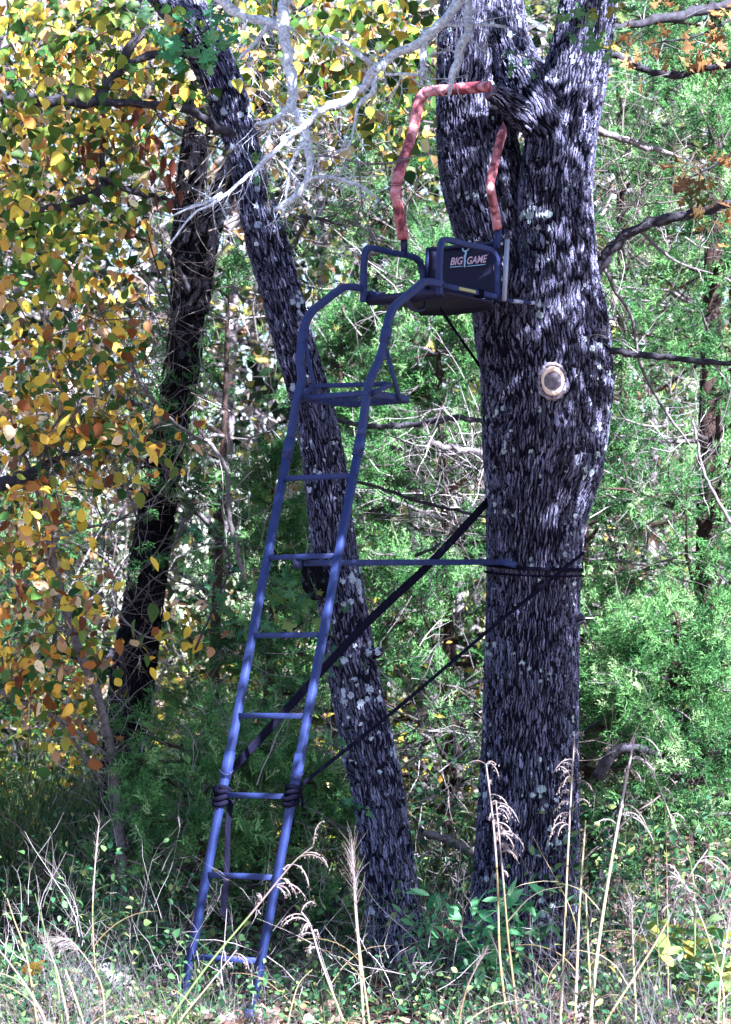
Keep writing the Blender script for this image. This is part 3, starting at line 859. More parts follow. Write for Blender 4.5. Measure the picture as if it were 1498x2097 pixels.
# sleeves where the sections meet, with wire pins
def sleeve(pts, y0, y1, pin):
    a, b = at_y(pts, y0), at_y(pts, y1)
    s = MB().sq([a, b], H + .0035, H + .0035, W).build('sleeve', S, stand)
    if pin:
        c = at_y(pts, y0 - 12 if y0 > y1 else y0)
        d = (b - a).normalized()
        K = []
        for i in range(25):
            an = 2*PI*i/24
            K.append(c + W*math.cos(an)*.033 + D*math.sin(an)*.033 + Z*(.012*math.sin(2*an)))
        m_ = MB(); m_.tube(K, .0022, 6); m_.build('pin_wire', M['dark_steel'], s).matrix_parent_inverse = Matrix.Identity(4)
        m_ = MB(); m_.tube([c - W*.028, c + W*.032], .005, 8); m_.build('pin', M['dark_steel'], s).matrix_parent_inverse = Matrix.Identity(4)
for pts, off in ((RL, 0), (LL, 6)):
    sleeve(pts, 934 + off, 894 + off, True)
    sleeve(pts, 1600 - off, 1545 - off, True)
for U in (RU, LU):
    A = catmull([tuple(p) for p in U], 60)
    # piece of the upper rail around y 670-708
    seg = [Vector(p) for p in A if 668 < 1048.5 - F*(Vector(p)-CAM).dot(UPV)/(Vector(p)-CAM).dot(FWD) < 706]
    sl = MB().sq(seg, H + .004, H + .004, W).build('sleeve', S, stand)
    c = seg[0].lerp(seg[-1], .3); m_ = MB(); m_.tube([c - W*.026, c + W*.032], .007, 8); m_.build('bolt', M['dark_steel'], stand)
# feet
for pts in (RL, LL):
    a = pts[0]; m_ = MB(); m_.sq([a - Z*.02, a + Z*.05], H+.004, H+.004, W); m_.build('foot', M['dark_steel'], stand)

# foot platform
cRu, cLu = cR + .006, cL - .006
fr = [on(760, 806, cRu), on(851, 830, cRu)]
fl0 = on(620, 815, cLu); dep = (fr[1] - fr[0]).dot(D)
zp = fr[0].z
def loc(s, t, z):       # s across (0 left .. 1 right), t metres along D from the platform front
    a = on(620, 815, cLu); b = on(752, 810, cRu)
    p = a.lerp(b, s); p = p + D*t; p.z = z
    return p
zp = (fl0.z + fr[0].z)/2
plat = link('platform', bpy.data.meshes.new('platform'), stand)
bpy.data.objects.remove(plat)
dep = .40
m_ = MB(); m_.sq([loc(-.03, 0, zp), loc(1.03, 0, zp)], .013, .013, Z); pf = m_.build('platform_frame', S, stand)
def sub(mb_, name, mat, par, smooth=False):
    o = mb_.build(name, mat, par, smooth=smooth); o.matrix_parent_inverse = par.matrix_parent_inverse; return o
def sub(mb_, name, mat, par, smooth=False):
    o = mb_.build(name, mat, None, smooth=smooth); o.parent = par
    base = Vector(stand.location) if par.parent is not None else Vector((0, 0, 0))
    o.matrix_parent_inverse = Matrix.Identity(4)
    return o
m_ = MB(); A = catmull([tuple(loc(0, 0, zp)), tuple(loc(0, dep*.6, zp)), tuple(loc(.03, dep*.9, zp)), tuple(loc(.16, dep, zp)), tuple(loc(.5, dep, zp)), tuple(loc(.84, dep, zp)), tuple(loc(.97, dep*.93, zp)), tuple(loc(1, dep*.6, zp)), tuple(loc(1, 0, zp))], 60)
m_.sq([Vector(a) for a in A], .016, .011, Z); sub(m_, 'side_frame', S, pf)
m_ = MB()
nn = 8
for i in range(-nn, nn + 1):
    for sg in (-1, 1):
        # expanded-metal lines clipped to the platform
        pts = []
        for k in range(60):
            s_ = i/nn + sg*0 + k/59*1.0; t_ = k/59*dep if sg > 0 else dep - k/59*dep
            if .02 < s_ < .98 and .01 < t_ < dep - .01: pts.append(loc(s_, t_, zp - .006))
        if len(pts) > 2: m_.tube([pts[0], pts[-1]], .0018, 5)
sub(m_, 'platform_mesh', M['steel'], pf)['kind'] = 'stuff'
# foot hoop and braces
m_ = MB(); m_.sq([on(611, 818, cL - .02), on(628, 803, cL - .02), on(640, 793, cL - .015), on(650, 790, cL), on(700, 789, (cL + cR)/2 - .06), on(770, 787, cR - .04), on(792, 786, cR - .01), on(798, 788, cR + .015), on(790, 792, cR + .02), on(762, 806, cR + .02)], .011, .011, Z); m_.build('foot_hoop', S, stand)
m_ = MB(); m_.sq([on(792, 716, cR + .02), on(820, 822, cRu + .02)], .006, .012, W); m_.build('brace', S, stand)
m_ = MB(); m_.sq([on(624, 698, cL - .02), on(644, 790, cLu - .02), on(650, 822, cLu - .02)], .006, .012, W); m_.build('brace', S, stand)
for p in (on(819, 819, cRu + .03), on(766, 803, cRu + .03), on(790, 716, cR + .04)):
    m_ = MB(); m_.tube([p, p + W*.012], .007, 8); m_.build('bolt', M['dark_steel'], stand)

# seat
cRs, cLs = cR + FL_, cL - FL_
FRp = on(900, 584, cRs); FLp = on(735, 591, cLs)
zs = FRp.z
Wd = cRs - cLs
O_ = FRp.copy()
def seat(s, t, z):       # s metres from right plane to the left (0..Wd), t along D, z above seat bar
    return O_ - W*s + D*t + Z*z
AD = .56
for k, (s0, nm) in enumerate(((0, 'r'), (Wd, 'l'))):
    m_ = MB(); m_.sq([seat(s0, -.01, 0), seat(s0, AD + .02, 0)], .016, .013, W); m_.build('seat_rail', S, stand)
    A = catmull([tuple(seat(s0, 0, -.05)), tuple(seat(s0, .0, .10)), tuple(seat(s0, .01, .19)), tuple(seat(s0, .035, .235)), tuple(seat(s0, .09, .245)), tuple(seat(s0, .25, .242)),
                 tuple(seat(s0, AD-.12, .245)), tuple(seat(s0, AD-.05, .232)), tuple(seat(s0, AD-.01, .19)), tuple(seat(s0, AD, .1)), tuple(seat(s0, AD, -.02))], 70)
    m_ = MB(); m_.sq([Vector(a) for a in A], .014, .014, W); m_.build('armrest', S, stand)
    for t_ in (.02, AD - .02):
        m_ = MB(); m_.tube([seat(s0, t_, 0) + W*.015, seat(s0, t_, 0) + W*.024], .008, 8); m_.build('bolt', M['dark_steel'], stand)
# cross bars under the seat
m_ = MB(); m_.sq([seat(0, .02, -.03), seat(Wd, .02, -.03)], .012, .012, Z); m_.build('cross_bar', M['dark_steel'], stand)
m_ = MB(); m_.sq([seat(0, AD-.05, -.02), seat(Wd, AD-.05, -.02)], .012, .012, Z); m_.build('cross_bar', M['dark_steel'], stand)
# sling seat: sagging cloth
def cloth(fn, nu, nv, th, n):
    V, f = [], []
    for side in (0, 1):
        for i in range(nu):
            for j in range(nv):
                V.append(tuple(fn(i/(nu-1), j/(nv-1)) + n*(th if side else -th)))
    N_ = nu*nv
    for i in range(nu-1):
        for j in range(nv-1):
            a, b, c, d = i*nv+j, i*nv+j+1, (i+1)*nv+j+1, (i+1)*nv+j
            f += [(a, b, c), (a, c, d), (N_+a, N_+c, N_+b), (N_+a, N_+d, N_+c)]
    edge = [(i*nv, (i+1)*nv) for i in range(nu-1)] + [((i+1)*nv+nv-1, i*nv+nv-1) for i in range(nu-1)] + [(j+1, j) for j in range(nv-1)] + [((nu-1)*nv+j, (nu-1)*nv+j+1) for j in range(nv-1)]
    for a, b in edge: f += [(a, b, N_+b), (a, N_+b, N_+a)]
    m = MB(); m.add(V, f); return m
sf = lambda u, v: seat(.0 + u*Wd, .03 + v*.50, -.030 - .012*math.sin(PI*u)*(.6+.4*v) - (.03 if v < .02 or v > .98 else 0))
so = cloth(sf, 18, 14, .006, Z).build('seat_sling', M['sling'], stand, smooth=False)
for v in (.06, .5, .93):
    m_ = MB(); m_.tube([sf(u, v) - Z*.007 for u in np.linspace(.03, .97, 16)], .0022, 5); sub(m_, 'stitch_line', M['stitch'], so)
# tube sling edge at the front
m_ = MB(); m_.tube([seat(.0, .03, -.035), seat(Wd*.5, .03, -.045), seat(Wd, .03, -.035)], .020, 10); m_.build('seat_edge', M['sling'], stand)
# little loop under the seat
m_ = MB(); m_.tube([Vector(a) for a in catmull([tuple(on(838, 600, cR-.15)), tuple(on(838, 622, cR-.15)), tuple(on(850, 635, cR-.15)), tuple(on(868, 632, cR-.15)), tuple(on(872, 610, cR-.15))], 20)], .010, 8); m_.build('hook', M['dark_steel'], stand)

# backrest
BT = AD - .01
def back(s, h): return O_ - W*(Wd - .025 - s) + D*(BT + .02 + h*.10) + Z*h     # s metres from the left
Wb = Wd - .02
bf = lambda u, v: back(u*Wb, .0 + v*.295) + D*(.02*math.sin(PI*u)) + Z*(.018*(abs(u-.0) < .12)*(v > .9))
bo = cloth(bf, 16, 10, .007, D).build('backrest', M['sling'], stand)
m_ = MB(); m_.tube([back(0, .30), back(Wb, .30)], .011, 8); m_.build('backrest_bar', M['dark_steel'], stand)
for u in (.10, .90):
    m_ = MB(); m_.tube([bf(u, v) - D*.010 for v in np.linspace(.02, .96, 16)], .0016, 5); sub(m_, 'stitch_line', M['stitch'], bo)
for s_ in (-.02, Wb + .03):
    m_ = MB(); m_.sq([back(s_, -.02), back(s_, .31)], .010, .010, W); m_.build('back_post', M['bare_lit_steel' if s_ > 0 else 'dark_steel'], stand)  # right post paler: sunlight on it is put into the colour
# logo letters, antlers and underline, printed proud of the cloth
bw = (back(1, 0) - back(0, 0)).normalized()
bu = (back(0, 1) - back(0, 0)).normalized()
bn = bw.cross(bu).normalized()
if bn.dot(D) > 0: bn = -bn
def text_part(txt, x0, h0, size, mat, width, name='lettering'):
    cu = bpy.data.curves.new('t', 'FONT'); cu.body = txt; cu.size = 1; cu.shear = .22; cu.offset = .022
    ob = bpy.data.objects.new('t', cu); COL.objects.link(ob)
    me = bpy.data.meshes.new_from_object(ob)
    bpy.data.objects.remove(ob)
    me.name = name
    xs_ = [v.co.x for v in me.vertices]; ys_ = [v.co.y for v in me.vertices]
    kx = width/(max(xs_) - min(xs_)); ky = size/(max(ys_) - min(ys_))
    for v in me.vertices:
        p = back(x0 + (v.co.x - min(xs_))*kx, h0 + (v.co.y - min(ys_))*ky) + D*.02*math.sin(PI*(x0 + (v.co.x - min(xs_))*kx)/Wb) + bn*.0135
        v.co = p
    me.materials.clear(); me.materials.append(mat)
    o = bpy.data.objects.new(name, me); COL.objects.link(o); o.parent = bo
    return o
def q2(px, py):        # picture point -> (s,h) on the backrest plane
    o0 = back(0, 0); n = bn; r = ray(px, py); p = CAM + r*((o0 - CAM).dot(n)/r.dot(n))
    return (p - o0).dot(W), (p - o0).z
sB, hB = q2(922, 544); sB2, _ = q2(947, 541); sG, hG = q2(955, 542); sG2, hG2 = q2(998, 539)
text_part('BIG', sB, hB, .042, M['logo_pink'], sB2 - sB)
text_part('GAME', sG, hG, .042, M['logo_pink'], sG2 - sG)
def bp_(s, h): return back(s, h) + D*.02*math.sin(PI*s/Wb) + bn*.0135
m_ = MB(); m_.sq([bp_(sB, hB - .010), bp_(sB2 + .0, hB - .010)], .002, .0008, bu); sub(m_, 'logo_line', M['logo_blue'], bo)
m_ = MB(); m_.sq([bp_(sG, hG - .010), bp_(sG2 - .01, hG - .010)], .002, .0008, bu); sub(m_, 'logo_line', M['logo_blue'], bo)
sD = (sB2 + sG)/2
m_ = MB()
for pl, r in [([(0, -.018), (.0, .01), (-.002, .05)], .0055), ([(0, .03), (.004, .06), (.0, .075)], .006),
              ([(0, .066), (-.016, .076), (-.022, .095), (-.016, .125)], .004), ([(0, .066), (.016, .076), (.024, .095), (.020, .125)], .004),
              ([(-.021, .090), (-.030, .108)], .0034), ([(.023, .090), (.012, .112)], .0034), ([(-.018, .083), (-.010, .105)], .0034), ([(.018, .083), (.034, .112)], .0034)]:
    m_.tube([bp_(sD + x, hB + y) for x, y in pl], r, 6)
sub(m_, 'deer_emblem', M['logo_blue'], bo)
m_ = MB(); m_.tube([bp_(sG2 + .012, hG + .048), bp_(sG2 + .012, hG + .048) + bn*.001], .006, 12); sub(m_, 'trademark_dot', M['logo_pink'], bo)
# warning label on the side rail
m_ = MB(); m_.box(seat(0, .24, 0) + W*.0172, D*.08, Z*.008, W*.0006); m_.build('warning_label', M['label_tan'], stand)
m_ = MB(); m_.box(seat(0, .375, 0), D*.022, Z*.020, W*.019); m_.build('rail_pad', M['strap'], stand)
# bar to the tree; pale bands stand in for sunlit spots
m_ = MB(); e0 = seat(0, AD, -.012); e1 = P(1103, 622, .62); m_.sq([e0, e1], .008, .012, Z); m_.build('tree_bar', S, stand)
dd_ = (e1 - e0)
for a_, b_ in ((.35, .58), (.78, 1.0)):
    m_ = MB(); m_.sq([e0 + dd_*a_, e0 + dd_*b_], .009, .0135, Z); m_.build('sunlit_band', M['bare_lit_steel'], stand)
m_ = MB(); m_.sq([seat(Wd, AD, -.012), P(1015, 628, .85)], .008, .012, Z); m_.build('tree_bar', M['dark_steel'], stand)

# shooting rail with pink wrap
def wrapped(pix, r, name='padded_rail'):
    pts = [tuple(p) for p in pix]
    A = catmull([(*p, r) for p in pts], 70)
    n = len(A)
    rr = [max(.012, r*(1 + .03*math.sin(i*1.1) + .04*math.sin(i*.31+1) + .025*random.uniform(-1, 1))) for i in range(n)]
    m_ = MB(); m_.tube([Vector(a[:3]) for a in A], rr, 14)
    return m_.build(name, M['wrap'], stand, smooth=True)
cLa, cRa = cLs, cRs
pl = [on(827, 490, cLa), on(820, 450, cLa), on(813, 410, cLa), on(811, 388, cLa), on(817, 355, cLa), on(828, 325, cLa), on(845, 272, cLa), on(852, 240, cLa), on(857, 210, cLa), on(866, 195, cLa+.01), on(882, 187, cLa + .06), on(930, 183, cLa + .2), on(1003, 177, cRa - .05)]
wrapped(pl, .030)
pr = [on(1020, 470, cRa), on(1013, 430, cRa), on(1006, 392, cRa), on(1005, 376, cRa), on(1010, 350, cRa), on(1018, 315, cRa), on(1026, 285, cRa), on(1034, 254, cRa)]
pad = wrapped(pr[:-1], .0235)
m_ = MB(); a = pr[-2]; b = on(1040, 262, cRa); c = on(1030, 247, cRa)
m_.tube([a - (pr[-1]-a)*.1, a + (pr[-1]-a)*.35, a + (pr[-1]-a)*.7, on(1031, 250, cRa)], [.024, .0255, .018, .002], 12); m_.build('torn_wrap', M['wrap'], stand, smooth=True)
m_ = MB(); m_.sq([on(828, 524, cLa), on(828, 480, cLa)], .014, .014, W); m_.build('rail_post', M['dark_steel'], stand)
m_ = MB(); m_.sq([on(1018, 508, cRa), on(1022, 462, cRa)], .014, .014, W); m_.build('rail_post', S, stand)
m_ = MB(); m_.tube([on(1022, 500, cRa) + W*.014, on(1022, 500, cRa) + W*.022], .009, 8); m_.build('bolt', M['bare_lit_steel'], stand)

# stabiliser bar from the sixth rung to the trunk
q6, p6 = RUNG[5]
s0 = P(622, 1153, (q6.y + p6.y)/2 + .03)
m_ = MB(); A = [s0, P(1003, 1151, .70), P(1030, 1151, .63), P(1056, 1157, .60)]
m_.sq(A, .015, .019, Z); m_.build('stabiliser_bar', S, stand)
m_ = MB(); m_.box(s0 + Vector((-.03, 0, .0)), Vector((.022, 0, 0)), Vector((0, .022, 0)), Vector((0, 0, .028))); m_.box(P(632, 1143, s0.y), Vector((.008, 0, 0)), Vector((0, .018, 0)), Vector((0, 0, .03))); m_.build('bracket', M['dark_steel'], stand)

# ------------------------------------------------------------------ straps (each a thing)
ST = M['strap']
def ribbon(pts, w, th, up=Z, sag=0):
    m_ = MB(); m_.sq([Vector(p) for p in pts], w/2, th/2, up, bev=.3); return m_
def flat_strap(name, pts, wpx, label, th=.004, up=Vector((0, 0, 1))):
    n = 30
    A = catmull([tuple(p) for p in pts], n)
    o = ribbon([Vector(a) for a in A], pxm(wpx, 0), th, up).build(name, ST)
    tag(o, label, 'strap'); return o
lr = at_y(LL, 1585)
flat_strap('tie_strap', [lr + Vector((.01, .03, 0)), P(730, 1298, .05), P(870, 1165, .45), P(990, 1037, .80), P(1012, 1010, .9)], 19, 'wide black webbing strap running from the left ladder rail up behind the thick trunk')
rr_ = at_y(RL, 1612)
flat_strap('tie_strap', [rr_ + Vector((.02, .02, 0)), P(800, 1462, -.25), P(1000, 1292, .55), P(1060, 1243, .53), P(1110, 1203, .52), P(1150, 1168, .545), P(1176, 1148, .59), P(1196, 1132, .70)], 8, 'narrow black strap running from the right ladder rail across the front of the thick trunk')
flat_strap('tie_strap', [P(902, 632, .25), P(940, 688, .6), P(982, 748, .95)], 9, 'short black strap slanting from under the seat down to the trunk')
# belt round the trunk
cen = P(1094, 1168, .9); rt = pxm(94, .9) + .020
belt = empty('trunk_strap', cen, 'black strap pair looped round the thick trunk at the end of the stabiliser bar', 'strap')
for k, (dz0, dz1, ww) in enumerate([(.045, -.035, .020), (.0, -.055, .012)]):
    pts = []
    for i in range(33):
        an = math.radians(-185 + i*(190/32))
        f = i/32
        z = cen.z + dz0*(1-f)**2 + dz1*math.sin(PI*min(1, f*1.2)/1.6) + (.02*f if k else .035*f)
        pts.append(Vector((cen.x + math.cos(an)*(rt + .002*k), cen.y + math.sin(an)*(rt + .002*k), z)))
    m_ = MB(); m_.sq(pts, ww/2, .0025, Z, bev=.3); m_.build('webbing', ST, belt)
# knots on the rails
def knot(pts, y, side, label):
    c = at_y(pts, y)
    root = empty('strap_knot', c, label, 'strap')
    t = (pts[-1] - pts[0]).normalized()
    for k, dz in enumerate((-.032, -.010, .014, .034)):
        m_ = MB(); R_ = []
        for i in range(17):
            an = 2*PI*i/16
            R_.append(c + t*(dz + .012*math.sin(an + k)) + W*math.cos(an)*(.030 + .003*k % .006) + D*math.sin(an)*.030)
        m_.tube(R_, .0125, 8); m_.build('wrap_turn', ST, root, smooth=True)
    return root, c
k1, c1_ = knot(LL, 1630, -1, 'black strap knotted round the left ladder rail, one end hanging down')
m_ = MB(); m_.sq([c1_ + Vector((-.04, -.02, .03)), c1_ + Vector((-.015, -.03, .035))], .014, .008, Z); m_.build('loose_end', ST, k1)
h0 = c1_ + Vector((.045, .01, -.02))
A = catmull([tuple(h0), tuple(P(467, 1690, h0.y)), tuple(P(465, 1780, h0.y)), tuple(P(456, 1880, h0.y))], 24)
m_ = MB(); m_.sq([Vector(a) for a in A], .014, .002, Vector((1, .3, 0))); m_.build('hanging_end', ST, k1)
k2, c2_ = knot(RL, 1630, 1, 'black strap knotted round the right ladder rail with a short curled flap')
A = catmull([tuple(c2_ + Vector((.02, -.01, .02))), tuple(P(611, 1618, c2_.y)), tuple(P(619, 1630, c2_.y)), tuple(P(620, 1652, c2_.y))], 16)
m_ = MB(); m_.sq([Vector(a) for a in A], .011, .002, Vector((.4, -1, 0))); m_.build('loose_end', ST, k2)

# ================================================================== CEDARS
def cedar(px, Y, h, spread, n_br, label, mat='cedar', lean_=0, z0=.3, dens=26, top_taper=.8, size=.15, bias=None, barkm='cedar_bark', tw=.055):
    base = P(px, 1426, Y); base.z = 0
    n_br = int(n_br*1.5); dens = int(dens*1.35)
    root = empty('cedar_tree', base, label, 'tree', 'red cedars in the thicket')
    b = np.array(base)
    A = catmull([(*(b + np.array([lean_*t*h + .05*math.sin(4*t+px), .03*math.sin(5*t), h*t])), tw*(1-.85*t)) for t in np.linspace(0, 1, 6)], 30)
    m_ = MB(); m_.tube([Vector(a[:3]) for a in A], list(A[:, 3]), 10); m_.build('trunk', M[barkm], root, smooth=True)
    for i in range(n_br):
        f = (i + rng.uniform(0, 1))/n_br
        z = z0 + (h - z0)*f
        Lb = spread*(1 - top_taper*f)*rng.uniform(.65, 1.15)
        an = rng.uniform(0, 2*PI) if bias is None else rng.normal(bias[0], bias[1])
        st = A[min(29, int(z/h*29)), :3]
        dr = np.array([math.cos(an), math.sin(an), rng.uniform(-.05, .45)])
        PL, R = twig_lines(st[None], dr[None], np.array([Lb]), np.array([.012 + .010*(1-f)]), k=8, wob=.13)
        # side twigs
        ns = 7
        j = rng.integers(2, 8, ns)
        d0 = (PL[0, j] - PL[0, j-1]); d0 /= np.linalg.norm(d0, axis=1, keepdims=True)
        d2 = d0 + rng.normal(size=(ns, 3))*.7
        P2, R2 = twig_lines(PL[0, j], d2, Lb*.42*rng.uniform(.6, 1.2, ns), .005, k=5, wob=.2)
        tp = merge([poly_tubes(PL, R, 5), poly_tubes(P2, R2, 3)])
        bo_ = mk('branch', tp[0], tp[1], M['cedar_bark' if rng.random() < .6 else 'pale_branch'], root)
        pts = np.concatenate([PL[0, 3:], P2[:, 1:].reshape(-1, 3)])
        dirs = np.concatenate([np.gradient(PL[0], axis=0)[3:], np.gradient(P2, axis=1)[:, 1:].reshape(-1, 3)])
        k = rng.integers(0, len(pts), dens)
        pos = pts[k] + rng.normal(size=(dens, 3))*.045
        dd = dirs[k]/np.linalg.norm(dirs[k], axis=1, keepdims=True) + rng.normal(size=(dens, 3))*.55 + np.array([0, 0, .15])
        shade = np.clip(rng.normal(.5, .1) + rng.normal(size=dens)*.2, 0, 1)
        parts = []
        for s_ in range(5):
            sel = np.arange(dens) % 5 == s_
            parts.append(scatter(SPRAYS[s_][0], SPRAYS[s_][1], pos[sel], dir_rot(dd[sel]), size*rng.uniform(.6, 1.25, sel.sum()), shade[sel]))
        v, f_, r = merge(parts)
        fo = mk('foliage', v - np.array(base), f_, M[mat], None, rnd=r)
        fo.parent = bo_; fo.matrix_parent_inverse = Matrix.Translation(Vector(root.location))
        fo.matrix_parent_inverse = Matrix.Identity(4); fo.location = root.location
        tag(fo, kind='stuff')
    return root

cedar(1468, 3.2, 7.5, 1.3, 70, 'tall red cedar at the right edge with a rust brown trunk', z0=.9, tw=.11, bias=(-1.57, 1.2))
cedar(1290, 5.2, 8.5, 1.5, 60, 'tall bright green cedar right behind the thick forked oak', z0=1.2, bias=(-1.57, 1.2))
cedar(1495, 6.2, 9, 1.6, 46, 'far cedar filling the upper right corner of the thicket', z0=2.5, bias=(-1.57, 1.2))
cedar(905, 4.0, 4.5, 1.15, 58, 'cedar between the leaning oak and the thick trunk, below the seat', z0=.9)
cedar(700, 4.4, 4.1, 1.15, 34, 'cedar behind the foot platform of the ladder', z0=1.3)
cedar(545, 3.0, 3.1, .62, 30, 'cedar standing left of the ladder rails at middle height', z0=.7)
cedar(450, 3.95, 4.4, .95, 14, 'slim cedar whose sprays cross the almost black trunk', z0=2.6, mat='cedar', bias=(-2.5, .6))
cedar(390, 1.7, 1.25, .75, 20, 'low cedar at the foot of the almost black trunk', z0=.25, mat='cedar', top_taper=.5)
cedar(1385, 2.2, 2.0, .75, 44, 'dark low cedar behind the tall grass at lower right', z0=.75, mat='cedar_shaded', top_taper=.55, tw=.07)
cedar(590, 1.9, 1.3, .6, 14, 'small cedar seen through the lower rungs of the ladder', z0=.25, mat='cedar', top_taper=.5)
cedar(790, 6.0, 5.9, 1.0, 30, 'dark cedar behind the pink wrapped rail', z0=3.6, mat='cedar_shaded')
cedar(1215, 3.4, 3.4, .8, 30, 'cedar close behind the right side of the thick trunk', z0=.5)
cedar(60, 7.0, 3.0, 1.2, 26, 'distant cedar at the far left behind the yellow leaves', z0=.3)

# ================================================================== YELLOW-LEAVED TREES
def px_cloud(n, boxes, size):
    """positions from picture boxes (x0,y0,x1,y1,Y0,Y1,weight) in clusters"""
    out = []
    wt = np.array([b[6]*(b[2]-b[0])*(b[3]-b[1]) for b in boxes], float); wt /= wt.sum()
    for b, k in zip(boxes, (wt*n).astype(int)):
        ncl = max(1, k//9)
        for _ in range(ncl):
            c = P(random.uniform(b[0], b[2]), random.uniform(b[1], b[3]), random.uniform(b[4], b[5]))
            out.append(np.array(c) + rng.normal(size=(9, 3))*np.array([.095, .11, .065]))
    return np.concatenate(out)


def leaf_stuff(parent, pos, size, mat, V, Fc, name='foliage', pitch=-.5):
    v, f, r = scatter(V, Fc, pos - np.array(parent.location if parent else (0, 0, 0)), rand_rot(len(pos), pitch, 1.0, 1.1), size*rng.uniform(.5, 1.4, len(pos)))
    o = mk(name, v, f, mat, None, rnd=r)
    if parent: o.parent = parent
    tag(o, kind='stuff'); return o

# pale curved sapling with the yellow leaves
yb = P(262, 1990, 1.6); yb.z = 0
ytree = empty('dogwood_tree', yb, 'small tree with a pale curving stem and masses of yellow leaves at the left', 'tree')
_, A1 = branch('stem', [(262, 1975, 1.6, 22), (250, 1750, 1.6, 20), (232, 1560, 1.6, 19), (198, 1420, 1.6, 18), (160, 1325, 1.6, 18), (132, 1240, 1.6, 18), (108, 1140, 1.6, 17), (92, 1050, 1.6, 15), (60, 960, 1.6, 12), (20, 880, 1.5, 9), (-20, 820, 1.5, 7)], M['pale_branch'], ytree, kink=.1)
AsY = [A1]
for path in [
    [(92, 1050, 1.6, 10), (90, 980, 1.6, 8), (96, 900, 1.5, 6), (150, 820, 1.4, 4)],
    [(110, 1110, 1.6, 7), (160, 1085, 1.6, 6), (240, 1065, 1.6, 5), (330, 1010, 1.6, 3)],
    [(155, 1300, 1.6, 7), (100, 1270, 1.6, 6), (20, 1140, 1.5, 5), (-20, 1120, 1.5, 5)],
    [(0, 1415, 1.4, 9), (60, 1445, 1.4, 9), (115, 1470, 1.4, 9), (150, 1520, 1.5, 8), (190, 1570, 1.6, 6), (215, 1600, 1.6, 3)],
    [(232, 1560, 1.6, 8), (200, 1530, 1.5, 7), (128, 1475, 1.4, 8)],
    [(260, 730, 1.4, 6), (300, 800, 1.4, 8), (340, 850, 1.5, 7), (400, 895, 1.6, 5), (425, 905, 1.7, 3)],
    [(200, 880, 1.5, 7), (260, 1000, 1.5, 6), (280, 1060, 1.6, 4)],
    [(80, 700, 1.2, 6), (120, 790, 1.3, 7), (170, 860, 1.4, 6), (210, 950, 1.5, 4)],
    [(330, 1310, 1.2, 4), (290, 1300, 1.2, 4), (255, 1270, 1.2, 4), (235, 1240, 1.25, 4), (190, 1240, 1.3, 4), (120, 1330, 1.5, 5)],
]:
    o, A = branch('branch', path, M['pale_branch'], ytree, kink=.2); AsY.append(A)
side_twigs(ytree, AsY, 240, .32, .003, M['twig_pale'])
yboxes = [(0, 0, 300, 200, 1.2, 3.0, 1.0), (0, 200, 330, 420, 1.0, 3.0, .8), (0, 420, 300, 700, 1.0, 3.0, .6), (0, 690, 280, 900, .9, 2.4, 1.2), (0, 860, 255, 1010, 1.0, 2.4, 1.1), (255, 860, 400, 1000, .8, 1.0, .25),
          (0, 1000, 120, 1400, .8, 2.2, 1.2), (100, 1180, 215, 1300, .8, 1.8, .7), (0, 1290, 200, 1440, .9, 2.0, 1.0), (120, 1440, 200, 1620, 1.2, 1.6, .5)]
pos = px_cloud(2900, yboxes, .06)
leaf_stuff(ytree, pos, .072, M['yellow_leaf'], OV2_V, OV2_F)
YM = leaf_meshes(M['yellow_leaf'], OV2_V, OV2_F, 18)
near = px_cloud(290, [(0, 750, 330, 980, .5, .9, 1), (0, 1000, 110, 1420, .5, .9, 1.2), (110, 1180, 400, 1340, .6, .9, 1.0), (0, 560, 140, 750, .5, .9, .4)], .07)[:270]
place_leaves(ytree, near, .068, YM)
for px, py, s_ in [(385, 1325, .15), (278, 1268, .11), (352, 1300, .09), (312, 1235, .085), (140, 850, .13), (20, 870, .10), (170, 480, .13), (410, 1300, .09), (310, 1140, .08), (325, 1285, .08), (300, 915, .12), (272, 898, .09)]:
    place_leaves(ytree, np.array([P(px, py, .5)]), s_, YM, -.9, .3, .5)

# green-yellow oak leaves across the top left and centre (hang from the leaning oak)
tboxes = [(0, 0, 420, 240, .6, 2.2, 1), (430, 0, 900, 210, 1.4, 3.2, 1.5), (520, 200, 900, 340, 1.6, 3.4, .7), (0, 230, 280, 520, .5, 1.6, .8), (0, 440, 150, 620, .4, 1.2, .8)]
pos = px_cloud(2100, tboxes, .06)
leaf_stuff(lean, pos, .068, M['yellow_green'], HE2_V, HE2_F)
GM = leaf_meshes(M['yellow_green'], HE2_V, HE2_F, 14, 0, .8)
near = px_cloud(230, [(0, 200, 200, 330, .3, .7, 1.3), (30, 360, 150, 600, .3, .6, 1.2), (560, 0, 900, 160, .9, 1.4, .8), (150, 20, 330, 190, .5, .9, .6)], .07)[:220]
place_leaves(lean, near, .072, GM, -.6)
# rust-brown dead leaves hanging under the branch
BM = leaf_meshes(M['brown_leaf'], LA2_V, LA2_F, 6)
near = np.concatenate([np.array(P(x, y, .75))[None] + rng.normal(size=(7, 3))*np.array([.05, .03, .06]) for x, y in ((190, 262), (215, 280), (275, 250), (300, 300), (345, 340), (180, 300), (660, 130), (345, 385))])
place_leaves(lean, near, .09, BM, -1.3, .3, .5, 'dead_leaf')

